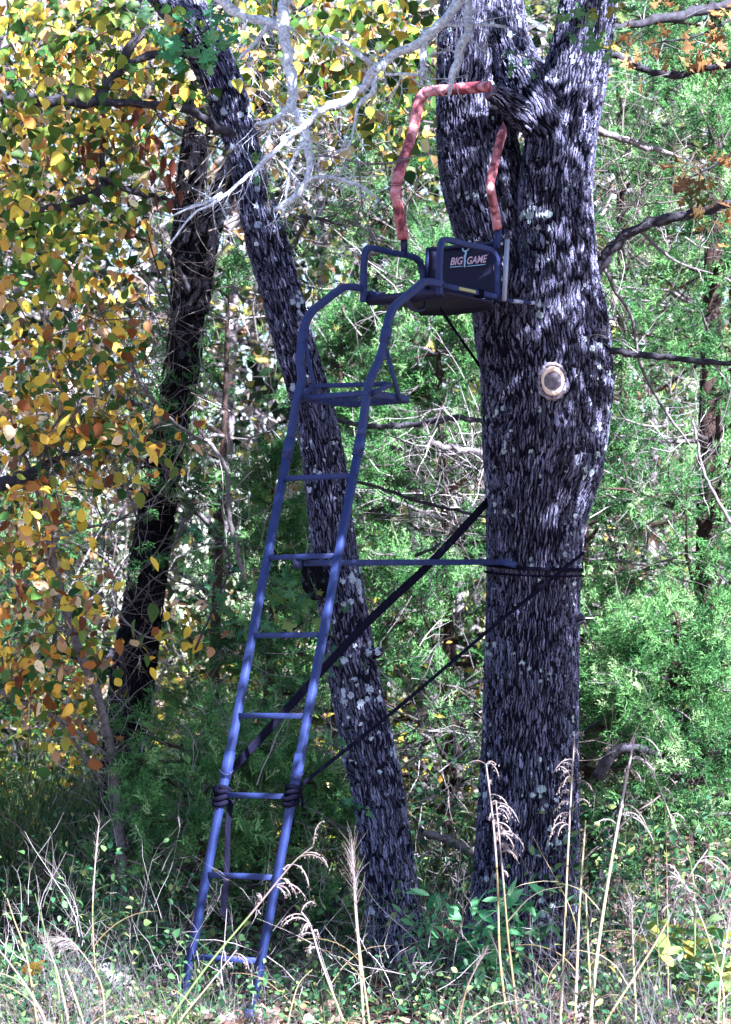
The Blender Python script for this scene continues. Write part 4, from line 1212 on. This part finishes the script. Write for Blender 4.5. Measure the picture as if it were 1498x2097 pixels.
# lobed oak-leaf sprigs
def sprig(label, centres, Y, n, size, mat, spread, stem, lo=0, hi=1):
    root = empty('oak_sprig', P(centres[0][0], centres[0][1], Y), label, 'leafy twig')
    branch('twig', stem, M['branch_bark'], root, sides=6)
    ms = leaf_meshes(mat, OAK_V, OAK_F, 8, lo, hi)
    k = max(1, n//len(centres))
    pos = np.concatenate([np.array(P(cx, cy, Y))[None] + rng.normal(size=(k, 3))*spread for cx, cy in centres])
    place_leaves(root, pos, size, ms, -.7, .5, .6)
    return root
sprig('green lobed oak leaves in front of the leaning trunk near the top left', [(345, 60), (400, 40), (370, 95), (430, 75), (455, 45)], -.6, 42, .12, M['shrub_leaf'], .055, [(455, 20, -.6, 5), (430, 55, -.6, 5), (400, 75, -.6, 4), (345, 80, -.6, 3)])  # brighter shrub green stands in for sun on these leaves
sprig('blurred pale green oak leaves hanging over the right fork at the top', [(1185, 20), (1225, 40), (1240, 75), (1265, 15)], -2.6, 24, .10, M['pale_leaf'], .04, [(1250, -40, -2.6, 6), (1230, 10, -2.6, 5), (1225, 80, -2.6, 3)])
sprig('small green oak leaves in the crotch of the thick forked oak', [(1060, 120), (1090, 110), (1080, 140)], .5, 12, .07, M['green_leaf'], .03, [(1110, 150, .55, 4), (1090, 120, .5, 4), (1060, 110, .5, 3)])
sprig('blue green lobed oak leaves left of the ladder near the fourth rung', [(440, 1090), (420, 1110), (470, 1170), (430, 1200), (480, 1280), (500, 1230)], -.1, 34, .10, M['green_leaf'], .06, [(400, 1330, .3, 5), (440, 1240, .1, 5), (470, 1150, -.1, 4), (430, 1070, -.1, 3)], 0, .8)
sprig('lobed oak leaves hanging between the ladder rails below the sixth rung', [(570, 1190), (600, 1210), (630, 1225), (560, 1240), (670, 1240), (590, 1170)], .2, 36, .10, M['green_leaf'], .055, [(650, 1260, .6, 5), (620, 1230, .3, 4), (560, 1190, .2, 3)], 0, .95)
sprig('green oak leaves beside the right ladder rail near the wide strap', [(680, 1300), (690, 1340), (560, 1400), (585, 1420), (690, 1480), (650, 1500)], .2, 24, .09, M['green_leaf'], .05, [(700, 1370, .6, 4), (690, 1320, .3, 4), (680, 1280, .2, 3)], 0, .8)
sprig('orange and tan oak leaves on the right side above the thick dark branch', [(1400, 330), (1440, 370), (1470, 340), (1430, 430), (1480, 440), (1410, 380)], .3, 46, .11, M['orange_leaf'], .07, [(1520, 300, .4, 6), (1460, 340, .3, 5), (1400, 370, .3, 3)])
sprig('brown and orange oak leaves in the top right corner', [(1340, 80), (1400, 60), (1450, 40), (1440, 110), (1480, 90), (1310, 60)], .8, 44, .11, M['orange_leaf'], .08, [(1530, 20, .9, 6), (1440, 70, .8, 5), (1330, 90, .8, 3)])
sprig('small green oak leaves beside the leaning trunk low down', [(710, 1640), (735, 1645), (700, 1665)], .4, 14, .08, M['green_leaf'], .04, [(760, 1660, .8, 4), (730, 1650, .5, 4), (690, 1640, .4, 3)], 0, .7)
sprig('pale oak leaves on the upper leaning trunk', [(545, 320), (540, 370), (560, 400), (520, 290), (640, 420), (625, 450)], .3, 26, .08, M['pale_leaf'], .04, [(560, 470, .7, 4), (550, 400, .4, 4), (540, 310, .3, 3)])
for px, py, Y, s_, lab, mt in [(1070, 483, .4, .085, 'single green leaf against the trunk right of the backrest', 'green_leaf'), (652, 598, -.2, .07, 'single red leaf left of the seat above the curved rail', 'brown_leaf'), (962, 975, .1, .12, 'single brown dead leaf left of the thick trunk', 'brown_leaf')]:
    root = empty('hanging_leaf', P(px, py, Y), lab, 'leaf')
    place_leaves(root, np.array([P(px, py, Y)]), s_, leaf_meshes(M[mt], OAK_V, OAK_F, 1, .2, .6, nm='blade'), -.9, .2, .3, name='blade')
    branch('stalk', [(px, py, Y, 3), (px + 14, py - 12, Y, 2), (px + 40, py - 22, Y + .1, 2)], M['branch_bark'], root, sides=5)

# ================================================================== FAR TREES
FT = [(60, 9, 34), (150, 12, 30), (300, 8.5, 26), (455, 9.5, 36), (520, 13, 30), (640, 8, 24), (880, 6.2, 46), (925, 6.6, 22), (965, 11, 30), (780, 12, 24), (1240, 8, 26), (1330, 7.5, 22), (1465, 10, 40), (20, 14, 26), (720, 15, 34), (1100, 14, 40), (1400, 14, 34)]
FLAB = ['grey trunk far back at the left edge', 'thin grey trunk far back behind the yellow leaves', 'thin trunk right of the almost black trunk', 'slanting pale trunk left of the ladder top', 'thin distant trunk left of the leaning oak', 'slim distant trunk seen through the ladder', 'broad grey trunk standing back between leaning oak and thick oak', 'slim dark trunk beside the broad grey one', 'distant trunk beside the thick oak', 'distant trunk right of the foot platform', 'slim distant trunk right of the thick oak', 'thin trunk in the right hand cedars', 'far trunk at the right edge', 'thin far trunk at the left border', 'far trunk behind the leaning oak', 'far trunk hidden behind the thick oak', 'far trunk behind the right cedars']
for (px, Y, w), lab in zip(FT, FLAB):
    b = P(px, 1426, Y); b.z = 0
    if abs(px - 1100) < 60: continue
    root = empty('forest_tree', b, lab, 'tree', 'trees far back in the wood')
    r0 = pxm(w, Y)/2
    sl = random.uniform(-.05, .05)
    A = catmull([(b.x + sl*z + .06*math.sin(z+px), b.y, z, r0*(1 - z/16)) for z in (0, 2, 4, 6, 8, 10)], 36)
    m_ = MB(); m_.tube([Vector(a[:3]) for a in A], list(A[:, 3]), 10); m_.build('trunk', M['far_bark'], root, smooth=True)
    n = 14
    st = A[rng.integers(8, 34, n), :3]; dr = rng.normal(size=(n, 3)); dr[:, 2] = rng.uniform(.1, 1, n)
    PL, R = twig_lines(st, dr, rng.uniform(1, 2.2, n), .03, 6, .25)
    j = rng.integers(0, n, 80); k = rng.integers(1, 6, 80)
    P2, R2 = twig_lines(PL[j, k], rng.normal(size=(80, 3)) + np.array([0, 0, .3]), rng.uniform(.4, 1.0, 80), .010, 5, .3)
    v, f, r = merge([poly_tubes(PL, R, 5), poly_tubes(P2, R2, 3)])
    o = mk('branches', v - np.array(b), f, M['twig_pale' if px % 3 else 'twig_dark'], None, rnd=r); o.parent = root; tag(o, kind='stuff')
    kk = 420
    j = rng.integers(0, 80, kk); pos = P2[j, rng.integers(1, 5, kk)] + rng.normal(size=(kk, 3))*.16
    leaf_stuff(root, pos, .12, M['far_leaf'], DI_V, DI_F, 'crown')

# far wood: one mass of leaves and twigs
def slab(n, x0, x1, y0, y1, z0, z1):
    return np.stack([rng.uniform(x0, x1, n), rng.uniform(y0, y1, n), rng.uniform(z0, z1, n)], 1)
def widen(p):
    p[:, 0] *= (p[:, 1] + 15)/15*.16
    return p
c = slab(2600, -15, 15, 7, 20, .2, 10); c = widen(c); c[:, 2] *= (c[:, 1]+15)/32
pos = (c[:, None] + rng.normal(size=(len(c), 16, 3))*.30).reshape(-1, 3)
v, f, r0 = scatter(DI_V, DI_F, pos, rand_rot(len(pos), -.3, .7, .8), .15*rng.uniform(.6, 1.3, len(pos)), np.clip(np.repeat(rng.random(len(c)), 16) + rng.normal(size=len(pos))*.15, 0, 1))
wood = mk('far_wood', v, f, M['far_leaf'], rnd=r0); tag(wood, kind='stuff')
c = widen(slab(2400, -15, 15, 5, 16, .0, 9)); dr = rng.normal(size=(2400, 3)); dr[:, 2] = np.abs(dr[:, 2])*.8 + .2
PL, R = twig_lines(c, dr, rng.uniform(.5, 1.8, 2400), rng.uniform(.004, .012, 2400), 6, .25)
v, f, r0 = poly_tubes(PL, R); o = mk('far_brush', v, f, M['twig_pale'], rnd=r0); tag(o, kind='stuff')

# nearer brush: pale dead twigs and dark ones
def brush(name, n, boxes, L0, r, mat, updir=.2, wob=.3):
    st = []
    wt = np.array([b[6] for b in boxes], float); wt /= wt.sum()
    for b, k in zip(boxes, (wt*n).astype(int)):
        for _ in range(k): st.append(P(random.uniform(b[0], b[2]), random.uniform(b[1], b[3]), random.uniform(b[4], b[5])))
    st = np.array(st); dr = rng.normal(size=st.shape); dr[:, 2] += updir
    PL, R = twig_lines(st, dr, L0*rng.uniform(.5, 1.5, len(st)), r*rng.uniform(.5, 1.3, len(st)), 7, wob*.6)
    parts = [poly_tubes(PL, R)]
    n2 = len(st)*3
    j = rng.integers(0, len(st), n2); q = rng.integers(1, 6, n2)
    d2 = PL[j, q] - PL[j, q-1]; d2 /= np.linalg.norm(d2, axis=1, keepdims=True); d2 = d2 + rng.normal(size=d2.shape)*.6
    P2, R2 = twig_lines(PL[j, q], d2, L0*.4*rng.uniform(.3, 1.3, n2), r*.45, 5, wob*.6)
    parts.append(poly_tubes(P2, R2))
    v, f, r0 = merge(parts); o = mk(name, v, f, M[mat], rnd=r0); tag(o, kind='stuff')
brush('dead_twigs', 1100, [(150, 1450, 700, 1900, 1.2, 3, 3), (1190, 750, 1498, 1500, 2.4, 5, 4), (860, 820, 1000, 1100, 2.2, 4, 1.5), (0, 600, 450, 1100, 2.5, 5, 2), (450, 300, 900, 700, 2.5, 5, 2), (850, 1450, 1000, 1900, 1.5, 3, 2), (450, 850, 1000, 1550, 1.8, 3.5, 3), (0, 1000, 250, 1600, 2.5, 5, 1.5), (1200, 150, 1498, 600, 2.2, 4, 1.5), (450, 1550, 800, 1950, 2, 4, 1.5)], .5, .0042, 'twig_pale', -.1)
brush('ground_twigs', 220, [(-20, 1930, 1498, 2090, -1.8, 1.2, 1)], .28, .0024, 'twig_pale', .5)
brush('weed_stems', 420, [(-20, 1850, 1498, 2060, -1.2, 2.2, 1)], .38, .0022, 'twig_pale', 1.6)
brush('dark_twigs', 900, [(0, 0, 450, 1400, .9, 3.0, 5), (450, 0, 900, 450, 1.8, 3.5, 3), (450, 1550, 800, 1900, 1.5, 3, 2), (1200, 250, 1498, 500, 2, 4, 2.5), (1200, 1500, 1498, 1800, 1.5, 3, 1.5), (0, 1700, 350, 1950, 1, 3, 1.5)], .45, .005, 'twig_dark', .1)

# fallen / slanting dead limbs in the thicket
for path, lab in [([(690, 860, 2.6, 10), (760, 872, 2.6, 12), (850, 868, 2.6, 13), (930, 855, 2.6, 14), (995, 862, 2.6, 9)], 'dead brown limb lying level behind the ladder, just below the foot platform'),
                  ([(870, 905, 2.4, 8), (910, 915, 2.4, 14), (960, 922, 2.4, 15), (1010, 935, 2.4, 14)], 'pale broken limb poking out left of the thick trunk'),
                  ([(620, 1655, 1.9, 14), (690, 1650, 1.9, 14), (760, 1652, 1.9, 12), (800, 1648, 1.9, 9)], 'dark limb lying level right of the knotted rail'),
                  ([(1220, 1590, 1.6, 24), (1250, 1545, 1.6, 22), (1290, 1530, 1.6, 20), (1340, 1538, 1.6, 14)], 'dark crooked limb arching right of the thick trunk'),
                  ([(860, 1700, 1.8, 14), (920, 1725, 1.8, 18), (985, 1752, 1.8, 18)], 'pale fallen limb between the two oak trunks'),
                  ([(850, 1140, 2.2, 7), (900, 1115, 2.2, 6), (950, 1060, 2.2, 5), (1000, 1010, 2.2, 4)], 'thin dark branch rising towards the thick trunk'),
                  ([(720, 985, 1.4, 6), (780, 1000, 1.4, 7), (870, 1030, 1.5, 7), (1000, 1060, 1.6, 5)], 'thin dark branch running right from the ladder to the thick trunk'),
                  ([(1190, 1500, 2.2, 5), (1300, 1440, 2.2, 7), (1400, 1420, 2.2, 9), (1498, 1370, 2.2, 12)], 'dark branch sloping up to the right border'),
                  ([(1215, 1900, 1.9, 16), (1235, 1760, 1.9, 13), (1250, 1690, 1.9, 11), (1280, 1620, 1.9, 6)], 'dark slender stem rising right beside the base of the thick trunk'),
                  ([(640, 1960, 1.6, 10), (690, 1850, 1.6, 14), (760, 1760, 1.6, 8)], 'dark twisted stem between ladder and leaning trunk'),
                  ([(1420, 860, 2.2, 5), (1440, 960, 2.2, 6), (1480, 1040, 2.2, 7), (1510, 1090, 2.2, 7)], 'pale bent twig near the right border'),
                  ([(410, 880, 2.4, 8), (462, 960, 2.4, 9), (472, 1060, 2.4, 10), (500, 1190, 2.4, 9)], 'thin pale stem left of the upper ladder')]:
    root = empty('dead_limb', P(*path[0][:3]), lab, 'branch')
    _, A = branch('limb', path, M['pale_branch' if 'pale' in lab else 'branch_bark'], root, kink=.3)
    side_twigs(root, [A], 14, .3, .004, M['twig_pale' if 'pale' in lab else 'twig_dark'])

# ================================================================== GROUND COVER
n = 13000
p = np.stack([rng.uniform(-1, 1, n), rng.uniform(-2.6, 10, n)**1.0, np.zeros(n)], 1)
p[:, 0] *= (p[:, 1] + 15)*.15; p[:, 2] = gz(p[:, 0], p[:, 1]) + rng.uniform(.005, .05, n)
v, f, r0 = scatter(OV_V, OV_F, p, rand_rot(n, 0, .35, .4), .075*rng.uniform(.6, 1.4, n))
o = mk('fallen_leaves', v, f, M['litter'], rnd=r0); tag(o, kind='stuff')

def blades(name, n, reg, h, w, mat, lean_=.35, k=5, cl=None):
    x = rng.uniform(-1, 1, n); y = rng.uniform(reg[2], reg[3], n)
    X = (reg[0] + (reg[1]-reg[0])*(x*.5+.5) - 749)/F*(y + 15)
    if cl:
        cx = rng.integers(0, cl, n); sx = rng.uniform(-1, 1, cl); sy = rng.uniform(reg[2], reg[3], cl)
        SX = (reg[0] + (reg[1]-reg[0])*(sx*.5+.5) - 749)/F*(sy + 15)
        X = SX[cx] + rng.normal(size=n)*.07; y = sy[cx] + rng.normal(size=n)*.07
    st = np.stack([X, y, gz(X, y)], 1)
    dr = rng.normal(size=(n, 3))*lean_; dr[:, 2] = 1
    PL, R = twig_lines(st, dr, h*rng.uniform(.4, 1.25, n), w*rng.uniform(.6, 1.2, n), k, .12, .10)
    v, f, r0 = poly_tubes(PL, R); o = mk(name, v, f, M[mat], rnd=r0); tag(o, kind='stuff')
blades('dry_grass', 420, (-60, 330, -3.0, -.9), .36, .0024, 'straw_pale', .5, cl=22)
blades('dry_grass', 420, (1100, 1560, -2.8, .4), .48, .0024, 'straw_pale', .45, cl=24)
blades('dry_grass', 900, (380, 1150, -2.4, .6), .26, .002, 'straw_pale', .6, cl=40)
blades('green_grass', 2300, (-60, 1560, -2.4, 2.5), .26, .0026, 'straw_green', .5, cl=110)
blades('tall_green_grass', 4200, (-60, 420, 2.2, 7.0), .85, .006, 'straw_green', .3)
blades('tall_green_grass', 1500, (430, 1000, 3.0, 7.0), .6, .006, 'straw_green', .3)

def bushes(name, n_cl, per, reg, z, size, mat, V=OV_V, Fc=OV_F, sp=.16):
    y = rng.uniform(reg[2], reg[3], n_cl); X = (rng.uniform(reg[0], reg[1], n_cl) - 749)/F*(y + 15)
    zc = rng.uniform(z[0], z[1], n_cl)
    c = np.stack([X, y, zc], 1)
    pos = (c[:, None] + rng.normal(size=(n_cl, per, 3))*sp).reshape(-1, 3); pos[:, 2] = np.abs(pos[:, 2]) + gz(pos[:, 0], pos[:, 1])
    v, f, r0 = scatter(V, Fc, pos, rand_rot(len(pos), -.2, .6, .6), size*rng.uniform(.6, 1.3, len(pos)))
    o = mk(name, v, f, M[mat], rnd=r0); tag(o, kind='stuff')
    st = c + rng.normal(size=c.shape)*.03; st[:, 2] = 0
    PL, R = twig_lines(st, (c - st)+1e-3, np.linalg.norm(c - st, axis=1)*1.15, .003, 5, .15)
    v, f, r0 = poly_tubes(PL, R); o = mk(name + '_stems', v, f, M['twig_dark'], rnd=r0); tag(o, kind='stuff')
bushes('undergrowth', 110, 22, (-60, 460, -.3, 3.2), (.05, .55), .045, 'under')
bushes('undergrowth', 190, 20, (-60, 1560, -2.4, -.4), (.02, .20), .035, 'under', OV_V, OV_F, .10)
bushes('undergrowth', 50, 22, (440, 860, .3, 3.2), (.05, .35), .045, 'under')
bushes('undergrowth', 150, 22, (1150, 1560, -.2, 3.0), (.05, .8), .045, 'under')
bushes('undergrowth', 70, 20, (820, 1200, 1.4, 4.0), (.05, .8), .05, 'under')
bushes('yellow_undergrowth', 300, 20, (-60, 1000, 3.5, 8), (.2, 1.5), .07, 'yellow_green', DI_V, DI_F, .2)
bushes('yellow_undergrowth', 120, 20, (1000, 1560, 4, 8), (.2, 2.2), .07, 'far_leaf', DI_V, DI_F, .2)

# ---- single shrubs in front
def shrub(px, py, Y, label, n, rad, hh, leafV, mat, size, stems=12, stem_m='twig_dark', cat='shrub', lo=0, hi=1):
    b = P(px, py, Y); b.z = 0
    root = empty('shrub', b, label, cat)
    lv_ = {id(OV_V): (OV2_V, OV2_F), id(HE_V): (HE2_V, HE2_F), id(LA_V): (LA2_V, LA2_F)}[id(leafV)]
    ms = leaf_meshes(M[mat], lv_[0], lv_[1], 10, lo, hi)
    allp = []
    for i in range(stems):
        an = rng.uniform(0, 2*PI)
        tgt = np.array([math.cos(an)*rad*rng.uniform(.2, 1), math.sin(an)*rad*rng.uniform(.2, .8), hh*rng.uniform(.55, 1.05)])
        PL, R = twig_lines(np.array([[*b]]), tgt[None], np.linalg.norm(tgt), .004, 9, .08)
        v, f, r0 = poly_tubes(PL, R, 5); mk('stem', v, f, M[stem_m], root, rnd=r0)
        pts = catmull([tuple(q) for q in PL[0]], 40)[8:]
        allp.append(pts)
    allp = np.concatenate(allp)
    pos = allp[rng.integers(0, len(allp), n)] + rng.normal(size=(n, 3))*.02
    place_leaves(root, pos, size, ms, .1, .5, .6)
    return root
shrub(1005, 1990, -.5, 'bright green leafy shrub at the foot of the thick forked oak', 300, .33, .62, LA_V, 'shrub_leaf', .105, 18)
shrub(880, 1990, -.1, 'small green shrub between the leaning trunk and the leafy shrub', 70, .2, .5, LA_V, 'shrub_leaf', .06, 7)
shrub(1410, 2000, -.9, 'pale green broad leaved plant in the lower right corner', 230, .34, .50, OV_V, 'pale_leaf', .085, 16, 'twig_pale')
shrub(1480, 2060, -1.2, 'yellow green plant cut by the right border at the bottom', 110, .25, .36, OV_V, 'pale_leaf', .08, 9, 'twig_pale')
shrub(1270, 2070, -1.0, 'low pale plant between the grass stalks right of the thick trunk', 70, .16, .28, OV_V, 'pale_leaf', .05, 8, 'twig_pale')
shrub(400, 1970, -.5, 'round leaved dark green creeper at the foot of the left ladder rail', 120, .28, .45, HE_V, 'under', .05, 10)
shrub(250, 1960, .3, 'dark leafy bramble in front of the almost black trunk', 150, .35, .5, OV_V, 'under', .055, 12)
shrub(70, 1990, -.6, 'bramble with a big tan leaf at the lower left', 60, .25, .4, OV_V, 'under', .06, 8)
root = empty('hanging_leaf', P(68, 1990, -1.3), 'large pale tan leaf standing above the grass at lower left', 'leaf')
place_leaves(root, np.array([P(62, 2000, -1.3)]), .14, leaf_meshes(M['yellow_leaf'], HE_V, OV_F, 1, .6, .7, nm='blade'), .9, .1, .2, name='blade')
branch('stalk', [(62, 2000, -1.3, 3), (70, 2050, -1.3, 3), (75, 2110, -1.3, 3)], M['twig_pale'], root, sides=5)

# rocks
def rock(px, py, Y, sx, sy, sz_, label):
    b = P(px, py, Y); b.z = 0
    me = bpy.data.meshes.new('rock')
    import bmesh
    bm = bmesh.new(); bmesh.ops.create_icosphere(bm, subdivisions=4, radius=1)
    from mathutils import noise as mn
    for v_ in bm.verts:
        c_ = v_.co.copy()
        k = 1 + .25*mn.noise(c_*1.3 + b) + .10*mn.noise(c_*3.7)
        v_.co = Vector((c_.x*sx*k, c_.y*sy*k, max(-.3, c_.z)*sz_*k))
    bm.to_mesh(me); bm.free()
    for p_ in me.polygons: p_.use_smooth = True
    me.materials.append(M['rock'])
    o = bpy.data.objects.new('rock', me); COL.objects.link(o); o.location = b
    tag(o, label, 'rock')
rock(215, 1975, .25, .16, .14, .14, 'pale rock half hidden behind grass left of the ladder foot')

# ================================================================== TALL GRASS STALKS
def stalk(pts, Y, label, head='none', w=5, mat='straw', headdir=1, hn=9, hs=1.0, rn=.5):
    b = P(pts[0][0], pts[0][1], Y); b0 = Vector((b.x, Y, 0))
    root = empty('grass_stalk', b0, label, 'grass stalk', 'tall dry grass stalks in the foreground')
    wp = [tuple(b0)] + [tuple(P(x, y, Y - .02*i)) for i, (x, y) in enumerate(pts)]
    A = catmull(wp, 28)
    R = np.linspace(pxm(w, Y)/2, pxm(w, Y)/5, 28)
    v, f, r0 = poly_tubes(A[None], R[None], 6)
    mk('stem', v, f, M[mat], root, rnd=np.full(len(v), rn))
    # a leaf blade or two
    k = int(rng.integers(6, 14))
    PL, Rr = twig_lines(A[k][None], np.array([[rng.choice([-1, 1])*.6, rng.normal()*.3, .9]]), .35, .0028, 8, .06, .16)
    v, f, r0 = poly_tubes(PL, Rr); mk('leaf_blade', v, f, M[mat], root, rnd=r0)
    if head == 'none': return
    tip = A[-1]; tdir = A[-1] - A[-3]; tdir /= np.linalg.norm(tdir)
    if head == 'curl':
        st = A[-1 - rng.integers(0, 9, hn)] + rng.normal(size=(hn, 3))*.002
        dr = np.stack([headdir*rng.normal(.5, .5, hn), rng.normal(size=hn)*.3, rng.uniform(.2, .9, hn)], 1)
        PL, Rr = twig_lines(st, dr, .10*hs*rng.uniform(.35, 1.5, hn), .0036, 9, .06, .28)
        Rr[:] = np.array([.3, .5, .9, 1, 1, 1, .9, .7, .3])[None]*.0026
        v, f, r0 = poly_tubes(PL, Rr, 4)
        # seeds along the curls
        s2 = PL[:, 2:].reshape(-1, 3); s2 = np.repeat(s2, 3, 0) + rng.normal(size=(len(s2)*3, 3))*.004
        v2, f2, r2 = scatter(DI_V*np.array([.5, 1, .5]), DI_F, s2, rand_rot(len(s2), -.9, .5, .5), .011*rng.uniform(.7, 1.3, len(s2)))
        v, f, r0 = merge([(v, f, r0), (v2, f2, r2)])
    else:   # plume
        kk = hn*4
        st = A[-1 - rng.integers(0, 6, kk)]
        dr = tdir[None] + rng.normal(size=(kk, 3))*.22
        PL, Rr = twig_lines(st, dr, .085*hs*rng.uniform(.5, 1.3, kk), .0011, 5, .12, .03)
        v, f, r0 = poly_tubes(PL, Rr)
    va, fa, ra = poly_tubes(A[-11:][None], R[-11:][None]*1.15, 5)
    v, f, r0 = merge([(v, f, r0), (va, fa, ra)])
    mk('seed_head', v, f, M['seed'], root, rnd=r0)

STK = [
    ([(345, 2097), (420, 1985), (520, 1865), (600, 1768), (640, 1735)], -2.2, 'greenish stalk slanting right across the lower ladder rungs', 'curl', 6, 'straw_green', 1, 12, 1.3, .9),
    ([(365, 2097), (430, 2015), (485, 1945)], -2.2, 'short stalk slanting beside the left ladder foot', 'curl', 5, 'straw', 1, 6, .9, .6),
    ([(705, 2097), (680, 2030), (655, 1960), (636, 1895), (618, 1868)], -2.0, 'stalk bending left between ladder and leaning trunk', 'curl', 6, 'straw', -1, 10, 1.2, .7),
    ([(745, 2097), (738, 1980), (728, 1860), (722, 1740)], -2.0, 'upright stalk with a feathery head just left of the leaning trunk', 'plume', 6, 'straw', 1, 12, 1.4, .8),
    ([(757, 2097), (744, 2000), (733, 1900), (726, 1790)], -2.1, 'paired upright stalk with a plume at the leaning trunk base', 'plume', 5, 'straw', 1, 8, 1.3, .5),
    ([(1040, 2097), (1024, 1960), (1019, 1800), (1010, 1680), (996, 1565)], -1.8, 'tan stalk with curled seed heads before the left edge of the thick trunk', 'curl', 6, 'straw', 1, 16, 1.2, .4),
    ([(1060, 2080), (1042, 1930), (1030, 1790), (1016, 1640)], -1.9, 'brownish stalk crossing the leafy shrub and the thick trunk', 'curl', 6, 'straw', 1, 12, 1.0, .2),
    ([(1148, 2097), (1155, 1950), (1161, 1800), (1168, 1660), (1177, 1510)], -1.8, 'stalk with combs of curled seed heads at the right edge of the thick trunk', 'curl', 6, 'straw', -1, 16, 1.2, .6),
    ([(1178, 2097), (1185, 1900), (1193, 1770), (1200, 1680)], -1.7, 'upright straw stalk beside the right edge of the thick trunk', 'none', 7, 'straw', -1, 5, 1, .7),
    ([(1208, 2097), (1228, 1920), (1262, 1710), (1300, 1510)], -2.0, 'thickest cream stalk leaning right, right of the thick trunk', 'curl', 9, 'straw', 1, 14, 1.7, .85),
    ([(1240, 2097), (1300, 2000), (1355, 1910), (1415, 1790), (1450, 1740)], -2.3, 'golden stalk slanting far right with a drooping comb of seeds', 'curl', 6, 'straw', 1, 16, 1.2, .5),
    ([(1480, 2020), (1440, 1890), (1402, 1810), (1350, 1770)], -2.0, 'stalk bending left near the right border', 'curl', 5, 'straw', -1, 10, 1.0, .5),
    ([(1420, 1800), (1380, 1690), (1345, 1600), (1312, 1535)], -1.2, 'pale green stalk leaning left towards the cream stalk tip', 'curl', 5, 'straw_green', 1, 8, 1.2, .95),
    ([(1350, 1980), (1343, 1800), (1337, 1620)], -1.4, 'thin green stalk in front of the dark cedar', 'none', 4, 'straw_green', 1, 5, 1, .6),
    ([(1368, 1950), (1366, 1780), (1362, 1650)], -1.4, 'thin tan stalk right of the green one by the dark cedar', 'none', 4, 'straw', 1, 5, 1, .3),
    ([(1302, 2060), (1297, 1950), (1294, 1850)], -2.2, 'short stalk with a fuzzy plume right of the cream stalk', 'plume', 5, 'straw', 1, 10, 1.0, .7),
    ([(208, 2097), (197, 2000), (190, 1880), (196, 1760), (203, 1690)], -1.5, 'tall thin stalk before the almost black trunk', 'plume', 4, 'straw', 1, 6, .8, .4),
    ([(95, 2097), (60, 2030), (10, 1960), (-30, 1920)], -2.4, 'stalk leaning left out of the picture at the lower left', 'plume', 7, 'straw', -1, 9, 1.2, .8),
    ([(140, 2097), (120, 2000), (97, 1935)], -2.4, 'pale stalk at the lower left with a plume tip', 'plume', 6, 'straw', -1, 9, 1.0, .7),
    ([(76, 2097), (55, 1960), (28, 1880), (15, 1840)], -2.2, 'tall stalk nearest the left border', 'none', 5, 'straw', 1, 6, 1.0, .5),
    ([(170, 2097), (150, 2030), (134, 1985)], -2.5, 'stiff pale stalk left of the rock', 'none', 7, 'straw', 1, 6, 1, .8),
    ([(215, 2097), (205, 2010), (150, 1930), (125, 1925)], -2.3, 'stalk with a feathery head bending left over the rock', 'plume', 5, 'straw', -1, 10, 1.1, .5),
    ([(128, 2097), (112, 1980), (85, 1880), (72, 1830)], -2.0, 'greenish stalk curving left above the tan leaf', 'none', 4, 'straw_green', 1, 6, 1, .8),
    ([(1213, 2090), (1206, 1960), (1200, 1830)], -1.9, 'pale stalk right beside the base of the thick trunk', 'none', 6, 'straw', 1, 6, 1, .9),
    ([(940, 2097), (958, 2020), (990, 1955)], -2.6, 'short stalk with a brown fuzzy head in front of the leafy shrub', 'plume', 5, 'straw', 1, 9, .6, .1),
    ([(1470, 2097), (1478, 1990), (1498, 1860)], -2.6, 'stalk with a fluffy head at the right border', 'plume', 6, 'straw', 1, 12, 1.0, .7),
    ([(590, 2097), (610, 2020), (640, 1985)], -2.0, 'short curved stalk in the litter right of the ladder foot', 'none', 4, 'straw', 1, 6, 1, .9),
    ([(1110, 2097), (1125, 2000), (1180, 1900), (1092, 1712)], -1.3, 'thin arching stalk crossing the thick trunk low down', 'none', 3, 'straw', 1, 6, 1, .4),
]
for a in STK: stalk(a[0], a[1], a[2], a[3], a[4], a[5], a[6], a[7], a[8], a[9])

# sub-parts built in world space: their parents carry the stand's offset
for o in sc.objects:
    pass
